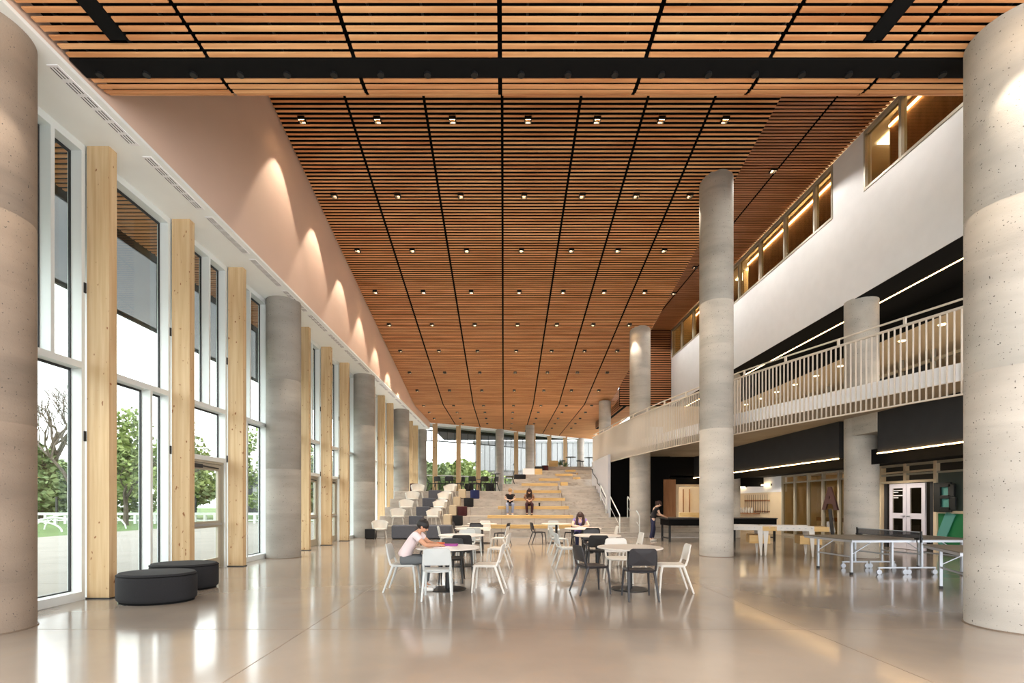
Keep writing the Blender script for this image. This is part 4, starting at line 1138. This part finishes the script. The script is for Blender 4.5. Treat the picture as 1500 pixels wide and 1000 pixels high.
def person(label, loc, rz, P, skin, shirt, trousers, hair, long=False, sleeves=.5, shoes='shoewhite', group=None, held=None, headdir=(0,1,-.3), ponytail=False):
    """P: joint positions, +Y forward. Builds a continuous body plus clothing and hair as children"""
    t = thing('person', label, 'person', loc, math.radians(rz))
    V = {k: Vector(v) for k, v in P.items()}
    hd = Vector(headdir).normalized()
    j, e, r = {}, [], {}
    def add(n, p, rad_, prev=None):
        j[n] = tuple(p); r[n] = rad_
        if prev: e.append((prev, n))
    add('pelvis', V['pelvis'], (.095,.075)); add('spine', V['spine'], (.105,.08), 'pelvis'); add('chest', V['chest'], (.135,.10), 'spine'); add('neckbase', V['neck'], .06, 'chest')
    hb_ = V['head']
    add('neck', V['neck'].lerp(hb_, .5), .05, 'neckbase'); add('jaw', hb_+Vector((0,0,-.04))+hd*.015, (.066,.07), 'neck'); add('skull', hb_+Vector((0,0,.03))-hd*.005, (.082,.09), 'jaw'); add('crown', hb_+Vector((0,0,.085))-hd*.01, (.06,.065), 'skull')
    for s_, sg in (('l',-1), ('r',1)):
        add('sh'+s_, V['sh'+s_], .052, 'chest'); add('el'+s_, V['el'+s_], .04, 'sh'+s_)
        add('fa'+s_, V['el'+s_].lerp(V['wr'+s_], .35), .038, 'el'+s_); add('wr'+s_, V['wr'+s_], .024, 'fa'+s_)
        d = (V['wr'+s_]-V['el'+s_]).normalized(); side = d.cross(Vector((0,0,1)))
        if side.length < .2: side = Vector((1,0,0))
        side.normalize(); pm_ = V['wr'+s_]+d*.06; add('pa'+s_, pm_, (.03,.018), 'wr'+s_)
        dn = Vector((0,0,-1)) if abs(d.z) < .8 else Vector((0,1,0))
        for q, (o_, l_) in enumerate(((-.027,.062),(-.009,.072),(.010,.068),(.027,.052))):
            b_ = pm_+d*.03+side*o_; m1 = b_+d*l_*.5+dn*.006; m2 = b_+d*l_*.85+dn*.028
            add('f%d%s' % (q,s_), b_, .0095, 'pa'+s_); add('g%d%s' % (q,s_), m1, .0088, 'f%d%s' % (q,s_)); add('h%d%s' % (q,s_), m2, .0075, 'g%d%s' % (q,s_))
        tb = V['wr'+s_]+d*.025+side*(.034*-sg); add('t0'+s_, tb, .012, 'pa'+s_); add('t1'+s_, tb+d*.035+side*(.014*-sg)+dn*.01, .010, 't0'+s_); add('t2'+s_, tb+d*.058+dn*.022, .0085, 't1'+s_)
        add('hi'+s_, V['hi'+s_], .066, 'pelvis'); add('th'+s_, V['hi'+s_].lerp(V['kn'+s_], .5), .066, 'hi'+s_); add('kn'+s_, V['kn'+s_], .055, 'th'+s_)
        add('ca'+s_, V['kn'+s_].lerp(V['an'+s_], .35), .052, 'kn'+s_); add('an'+s_, V['an'+s_], .034, 'ca'+s_); add('to'+s_, V['to'+s_], (.038,.024), 'an'+s_)
    up = Vector((0,0,1)); rt_ = hd.cross(up).normalized(); hu = rt_.cross(hd).normalized()
    fc = hb_+hd*.088
    ex = [(fc+hu*-.002, (.013,.02,.018), 8, 6), (hb_+rt_*.085+hu*.0, (.012,.02,.03), 8, 6), (hb_-rt_*.085+hu*.0, (.012,.02,.03), 8, 6)]
    body = skin_obj('body', j, e, r, skin, t, 0, 2, ex)
    ey = MB().ell(hb_+hd*.082+rt_*.032+hu*.028, (.012,.012,.008), 8, 6).ell(hb_+hd*.082-rt_*.032+hu*.028, (.012,.012,.008), 8, 6).build('eyes', 'hairdark', t, True)
    MB().ell(hb_+hd*.078-hu*.045, (.022,.01,.007), 8, 6).build('mouth', 'orange' if False else 'maroonfab', t, True)
    # shirt
    j, e, r = {}, [], {}
    add('z', V['pelvis']+Vector((0,0,-.0)), (.165,.135)); add('a', V['pelvis'].lerp(V['spine'], .35), (.160,.13), 'z'); add('b', V['spine'], (.15,.115), 'a'); add('c', V['chest'], (.165,.125), 'b'); add('d', V['neck'].lerp(V['chest'], .25), (.075,.07), 'c')
    for s_ in 'lr':
        add('s'+s_, V['sh'+s_], .072, 'c'); add('m'+s_, V['sh'+s_].lerp(V['el'+s_], sleeves), .062 if sleeves < .9 else .05, 's'+s_)
        if sleeves >= .9: add('n'+s_, V['el'+s_].lerp(V['wr'+s_], .85), .04, 'm'+s_)
    skin_obj('shirt', j, e, r, shirt, t, 0, 2)
    j, e, r = {}, [], {}
    add('w', V['pelvis'].lerp(V['spine'], .4), (.148,.115)); add('p', V['pelvis'], (.16,.13), 'w')
    for s_ in 'lr':
        add('h'+s_, V['hi'+s_]+Vector((0,0,-.02)), .104, 'p'); add('t'+s_, V['hi'+s_].lerp(V['kn'+s_], .5), .092, 'h'+s_); add('k'+s_, V['kn'+s_], .074, 't'+s_); add('c'+s_, V['kn'+s_].lerp(V['an'+s_], .5), .068, 'k'+s_); add('e'+s_, V['kn'+s_].lerp(V['an'+s_], .93), .058, 'c'+s_)
    skin_obj('trousers', j, e, r, trousers, t, 0, 2)
    for s_ in 'lr':
        a_ = V['an'+s_]; b_ = V['to'+s_]; dd = (b_-a_); dd.z = 0; dd.normalize()
        j, e, r = {}, [], {}
        zf = b_.z
        add('a', a_+Vector((0,0,.0)), .045); add('b', Vector((a_.x,a_.y,zf+.02))-dd*.03, .045, 'a'); add('c', Vector((a_.x,a_.y,zf+.012))+dd*.08, .045, 'b'); add('d', Vector((a_.x,a_.y,zf+.008))+dd*.17, (.042,.036), 'c')
        skin_obj('shoe', j, e, r, shoes, t, 1, 2)
    # hair cap
    hm = MB(); rot = Matrix((rt_, hd, hu)).transposed()
    hm.ell(hb_+hu*.045-hd*.022, (.100,.108,.098), 20, 14, rot); rr = random.Random(3)
    hm.v = [tuple(Vector(v)+Vector((rr.uniform(-1,1), rr.uniform(-1,1), rr.uniform(-1,1)))*.006) for v in hm.v]
    if long:
        for k in range(9):
            a = PI*(k/8)+PI; o_ = rt_*math.cos(a)*.085-hd*abs(math.sin(a))*.075
            s0 = hb_+hu*.06+o_; hm.tube([s0, s0+o_*.25+Vector((0,0,-.12)), s0+o_*.35+Vector((0,0,-.26)), s0+o_*.2+Vector((0,0,-.38))], [.034,.036,.03,.012], 8)
    if ponytail:
        s0 = hb_-hd*.1+hu*.06; hm.tube([s0, s0-hd*.06-hu*.02, s0-hd*.07+Vector((0,0,-.12)), s0-hd*.05+Vector((0,0,-.22))], [.02,.03,.028,.008], 8)
    hm.build('hair', hair, t, True)
    return t
def sitP(lean=.0, z=.56, kx=.13, fy=.42, fz=.08, arms=None, head=None):
    d = {'pelvis':(0,0,z),'spine':(0,.04+lean*.35,z+.19),'chest':(0,.06+lean*.8,z+.36-lean*.12),'neck':(0,.09+lean*1.15,z+.50-lean*.25),'head':head or (0,.13+lean*1.5,z+.62-lean*.35)}
    for s_, sg in (('l',-1),('r',1)):
        c = Vector(d['chest']); d['sh'+s_] = (sg*.175, c.y+.02+lean*.12, c.z+.075)
        d['hi'+s_] = (sg*.095,.03,z-.02); d['kn'+s_] = (sg*kx,fy,z-.03); d['an'+s_] = (sg*.11,fy-.02,fz); d['to'+s_] = (sg*.12,fy+.12,fz-.055)
    ar = arms or {}
    d['ell'] = ar.get('ell', (-.25,.28,.80)); d['elr'] = ar.get('elr', (.25,.28,.80)); d['wrl'] = ar.get('wrl', (-.09,.5,.80)); d['wrr'] = ar.get('wrr', (.09,.5,.80))
    return d
# young man at the nearest left table
P = sitP(.17, .56, .12, .40, .085, {'ell':(-.23,.42,.80),'elr':(.23,.42,.80),'wrl':(-.08,.60,.785),'wrr':(.07,.60,.785)}, (0,.34,1.09))
person('young man in a pale t-shirt bent over his work at the nearest left table', (-1.74, 8.25, 0), -90, P, 'skin', 'cloth_pale', 'cloth_grey', 'hairdark', headdir=(0,.9,-.5), sleeves=.6)
tag(bevel(MB().box(-.16,.16,-.12,.12,0,.008).build('notebook', 'paper', None, False, (-1.08, 8.28, .742)), .002), 'open notebook on the table in front of the young man', 'notebook')
bpy.data.objects['notebook'].rotation_euler = (0,0,.3)
tag(bevel(MB().box(-.15,.15,-.11,.11,0,.03).build('folder', 'purplebook', None, False, (-.98, 8.58, .742)), .003), 'purple folder on the young man\'s table behind the notebook', 'folder')
o = tag(MB().box(-.15,.15,-.06,.06,0,.055).build('orange_case', 'orange', None, False, (-1.22, 8.62, .742)), 'orange case lying on the young man\'s table', 'case')
bevel(o, .012, 3)
# woman in lilac
P = sitP(.15, .56, .12, .38, .085, {'ell':(-.26,.36,.80),'elr':(.26,.36,.80),'wrl':(-.08,.48,.785),'wrr':(.10,.46,.785)}, (0,.28,1.09))
person('long-haired woman in a lilac top reading at the third table of the right row', (2.42, 15.42, 0), 180, P, 'skinlight', 'cloth_purple', 'cloth_navy', 'hairbrown', long=True, headdir=(0,.9,-.55), sleeves=.45)
tag(bevel(MB().box(-.14,.14,-.1,.1,0,.012).build('open_book', 'paper', None, False, (2.42, 14.84, .742)), .002), 'open book on the table before the woman in lilac', 'book')
# two people on the tiers: seated on the third tier's timber, feet on the second
z3 = tz(3)+.045
def tierP(): 
    d = sitP(.12, .13, .14, .40, -.37, {'ell':(-.24,.14,.36),'elr':(.24,.14,.36),'wrl':(-.07,.30,.28),'wrr':(.08,.30,.30)})
    return d
P = tierP(); 
person('fair-haired person in a black top and light jeans sitting on the timber tier', (.30, 23.16, z3), 180, P, 'skinlight', 'cloth_black', 'denim', 'hairfair', headdir=(0,.9,-.45), sleeves=.5, long=False, ponytail=True)
tag(bevel(MB().box(-.1,.1,-.07,.07,0,.01).build('magazine', 'paper', None, False, (.27, 22.82, z3+.305)), .002), 'white magazine held by the fair-haired person on the tier', 'magazine')
P = tierP()
person('dark-haired woman in a brown patterned top and maroon trousers on the timber tier', (1.22, 23.16, z3), 180, P, 'skinlight', 'cloth_brown', 'cloth_maroon', 'hairbrown', long=True, shoes='black', headdir=(.1,.9,-.5), sleeves=.95)
t = thing('travel_mug', 'small black mug on the timber beside the seated woman in maroon', 'mug', (1.72, 23.1, z3)); MB().lathe([(.04,0),(.048,.15)], 14).build('cup', 'blackmetal', t, True); MB().lathe([(.05,.15),(.045,.17)], 14).build('lid', 'black', t, True)
# standing woman leaning over the games table, facing right
P = {'pelvis':(0,0,.90),'spine':(0,.04,1.08),'chest':(0,.10,1.24),'neck':(0,.17,1.37),'head':(0,.25,1.46)}
for s_, sg in (('l',-1),('r',1)):
    P['sh'+s_] = (sg*.165,.13,1.31); P['el'+s_] = (sg*.19,.22,1.06); P['wr'+s_] = (sg*.13,.42,.99)
    P['hi'+s_] = (sg*.09,0,.87); P['kn'+s_] = (sg*.11,.03-sg*.06,.48); P['an'+s_] = (sg*.12,-.05-sg*.08,.085); P['to'+s_] = (sg*.13,.08-sg*.08,.03)
person('woman in a black shirt and navy trousers standing bent over the black games table', (5.92, 19.0, 0), -90, P, 'skinlight', 'cloth_black', 'cloth_navy', 'hairbrown', headdir=(0,.85,-.5), ponytail=True, sleeves=.5)

# ================================================================== OUTSIDE
ground = S1(MB().box(-160,-6.97,-25,160,-.3,-.04).build('floor_outside_lawn', 'grass')); ground.name = 'floor'
g2 = S1(MB().box(-6.9,90,47.2,160,-.3,-.04).build('floor', 'grass'))
pt = struct('floor')
for i in range(5):
    for k in range(14):
        x1 = -6.96-2.75*i; y0 = -3+3.0*k
        MB().box(x1-2.74, x1, y0, y0+2.99, -.04, -.01).build('paving_slab', 'patio', pt)
fence = thing('low_white_fence', 'low white post and rail fence across the lawn outside', 'fence', (-28, 36, 0))
for i in range(40):
    x = -14+i*.75
    MB().box(x-.09,x+.09,-.08,.08,-.04,.66).build('fence_post', 'fence', fence)
MB().box(-14.2,15.4,-.06,.06,.62,.80).build('top_rail', 'fence', fence); MB().box(-14.2,15.4,-.04,.04,.18,.28).build('lower_rail', 'fence', fence)
for i in range(9):
    t = thing('fence_post', 'thin black post by the white fence outside, %s from the left' % ordw[i], 'post', (-42+i*3.6, 37.2, -.04), 0, 'thin black posts outside'); MB().box(-.06,.06,-.06,.06,0,2.0).build('shaft', 'gasket', t); MB().box(-.08,.08,-.08,.08,2.0,2.06).build('cap', 'gasket', t)
for i in range(4):
    t = thing('lawn_hoop', 'pale half-buried hoop on the lawn outside, %s in size' % ('smallest','second smallest','second largest','largest')[i], 'hoop', (-24.8-i*.1, 25.4+i*1.1, -.04), math.radians(12), 'pale hoops on the lawn')
    R_ = .75+.22*i
    MB().tube([(R_*1.5*math.cos(PI*k/14), 0, R_*.75*math.sin(PI*k/14)) for k in range(15)], .045, 8).build('hoop', 'fence', t, True)
def branch(mb_, p, d, l, r, depth, rnd, tips):
    q = p+d*l; mid = p+d*l*.5+Vector((rnd.uniform(-1,1), rnd.uniform(-1,1), 0))*l*.06
    mb_.tube([p, mid, q], [r, r*.8, r*.62], 5 if depth > 1 else 4, False)
    if depth == 0: tips.append(q); return
    for k in range(3 if depth > 1 else 4):
        dd = (d+Vector((rnd.uniform(-1,1), rnd.uniform(-1,1), rnd.uniform(-.25,.7)))*.72).normalized()
        branch(mb_, p+d*l*rnd.uniform(.55,1), dd, l*rnd.uniform(.6,.8), r*.55, depth-1, rnd, tips)
def leafy(mb_, c, r, n_, s, rnd):
    for _ in range(n_):
        while True:
            v = Vector((rnd.uniform(-1,1), rnd.uniform(-1,1), rnd.uniform(-1,1)))
            if .25 < v.length < 1: break
        p = Vector((c[0]+v.x*r[0], c[1]+v.y*r[1], c[2]+v.z*r[2]))
        a = Vector((rnd.uniform(-1,1), rnd.uniform(-1,1), rnd.uniform(-.6,.6))).normalized()*s*rnd.uniform(.6,1.3); b = a.cross(Vector((rnd.uniform(-1,1), rnd.uniform(-1,1), rnd.uniform(-1,1)))).normalized()*s*.6
        mb_.add([p-a, p+b, p+a, p-b], [(0,1,2,3)])
def tree(x, y, h, w_, m, label, seed, n_=900, bare=False, group='trees beyond the lawn', low=.25, s=.28):
    rnd = random.Random(seed); t = thing('tree', label, 'tree', (x, y, -.04), 0, group)
    tr = MB(); tips = []
    branch(tr, Vector((0,0,0)), Vector((rnd.uniform(-.08,.08),0,1)).normalized(), h*(.36 if bare else .3), h*.022, 5 if bare else 3, rnd, tips)
    tr.build('trunk', 'bark', t, True)
    if not bare:
        lf = MB()
        blobs = [(rnd.uniform(-.55,.55)*w_, rnd.uniform(-.4,.4)*w_, h*(low+(1-low)*rnd.uniform(.15,.85))) for _ in range(9)]
        for b in blobs: leafy(lf, b, (w_*.42, w_*.42, h*.17), n_//9, s, rnd)
        leafy(lf, (0,0,h*.72), (w_*.4,w_*.4,h*.26), n_//3, s, rnd)
        stuff(lf.build('foliage', m, t))
    return t
tree(-41.5, 42.5, 17.5, 5, 'leaf', 'tall bare-branched tree seen through the nearest left window', 5, bare=True, group='bare trees')
tree(-37.4, 41.5, 13.0, 5, 'leaf', 'smaller bare-branched tree right of the tall bare tree', 9, bare=True, group='bare trees')
rnd0 = random.Random(21)
for i in range(26):      # belt of shrubs and trees behind the fence
    x = -74+i*2.75+rnd0.uniform(-.6,.6); y = 45+rnd0.uniform(-3,6)+(8 if i > 16 else 0)
    tree(x, y, rnd0.uniform(5.6,7.4), 3.6, ('leaf','leaf2')[i % 2], '%s leafy tree in the belt behind the white fence, number %d from the left' % (('deep green','yellow-green')[i % 2], i+1), 40+i, 1800, low=.02)
for i, (x, y, h, w_) in enumerate(((-26.5,33.5,8.2,2.6),(-21.8,31.5,7.6,2.2),(-23.5,42,9.0,3.0),(-18.6,40.5,8.6,2.6),(-31.5,38.5,6.5,2.4),(-14.8,47,8.5,3))):
    tree(x, y, h, w_, 'leaf2', ('young leafy green tree on the lawn, seen through the %s glazed bay from the left' % ordw[i+1]), 80+i, 1500, group=None or 'young trees on the lawn', s=.2)
for i in range(14):
    x = -24+i*4.2; tree(x, 66+rnd0.uniform(-3,3), rnd0.uniform(3.8,6.2), 3.6, ('leaf','leaf2')[i % 2], '%s tree beyond the curved far glazing, %s from the left' % (('deep green','yellow-green')[i % 2], ordw[i]), 120+i, 900, group='trees beyond the far glazing', s=.35)
# grey clad building beyond the far glazing
bd = thing('clad_building', 'pale grey ribbed building seen through the curved far glazing', 'building', (16, 74, -.04))
MB().box(-20.5,26,0,22,0,10.8).build('wall', 'brickred', bd)
for i in range(58): MB().box(-20.5+.8*i,-20.5+.8*i+.72,-.25,-.001,6.6,10.9).build('cladding_panel', 'clad', bd)
for i in range(14): MB().box(-19+3.2*i,-17+3.2*i,-.1,-.002,3.8,5.8).build('window', 'glass_dim', bd)
MB().box(-20.8,26.2,-.4,22.2,10.9,11.2).build('roof_edge', 'clad', bd)
b2 = thing('low_building', 'low dark building far beyond the trees outside the left windows', 'building', (-34, 72, -.04))
MB().box(-8,16,0,9,0,5.6).build('wall', 'darkwall', b2); MB().box(-8.3,16.3,-.3,9.3,5.6,5.9).build('roof_edge', 'clad', b2)
for i in range(7): MB().box(-7+3.2*i,-5+3.2*i,-.08,-.002,1.5,4.0).build('window', 'clad', b2)
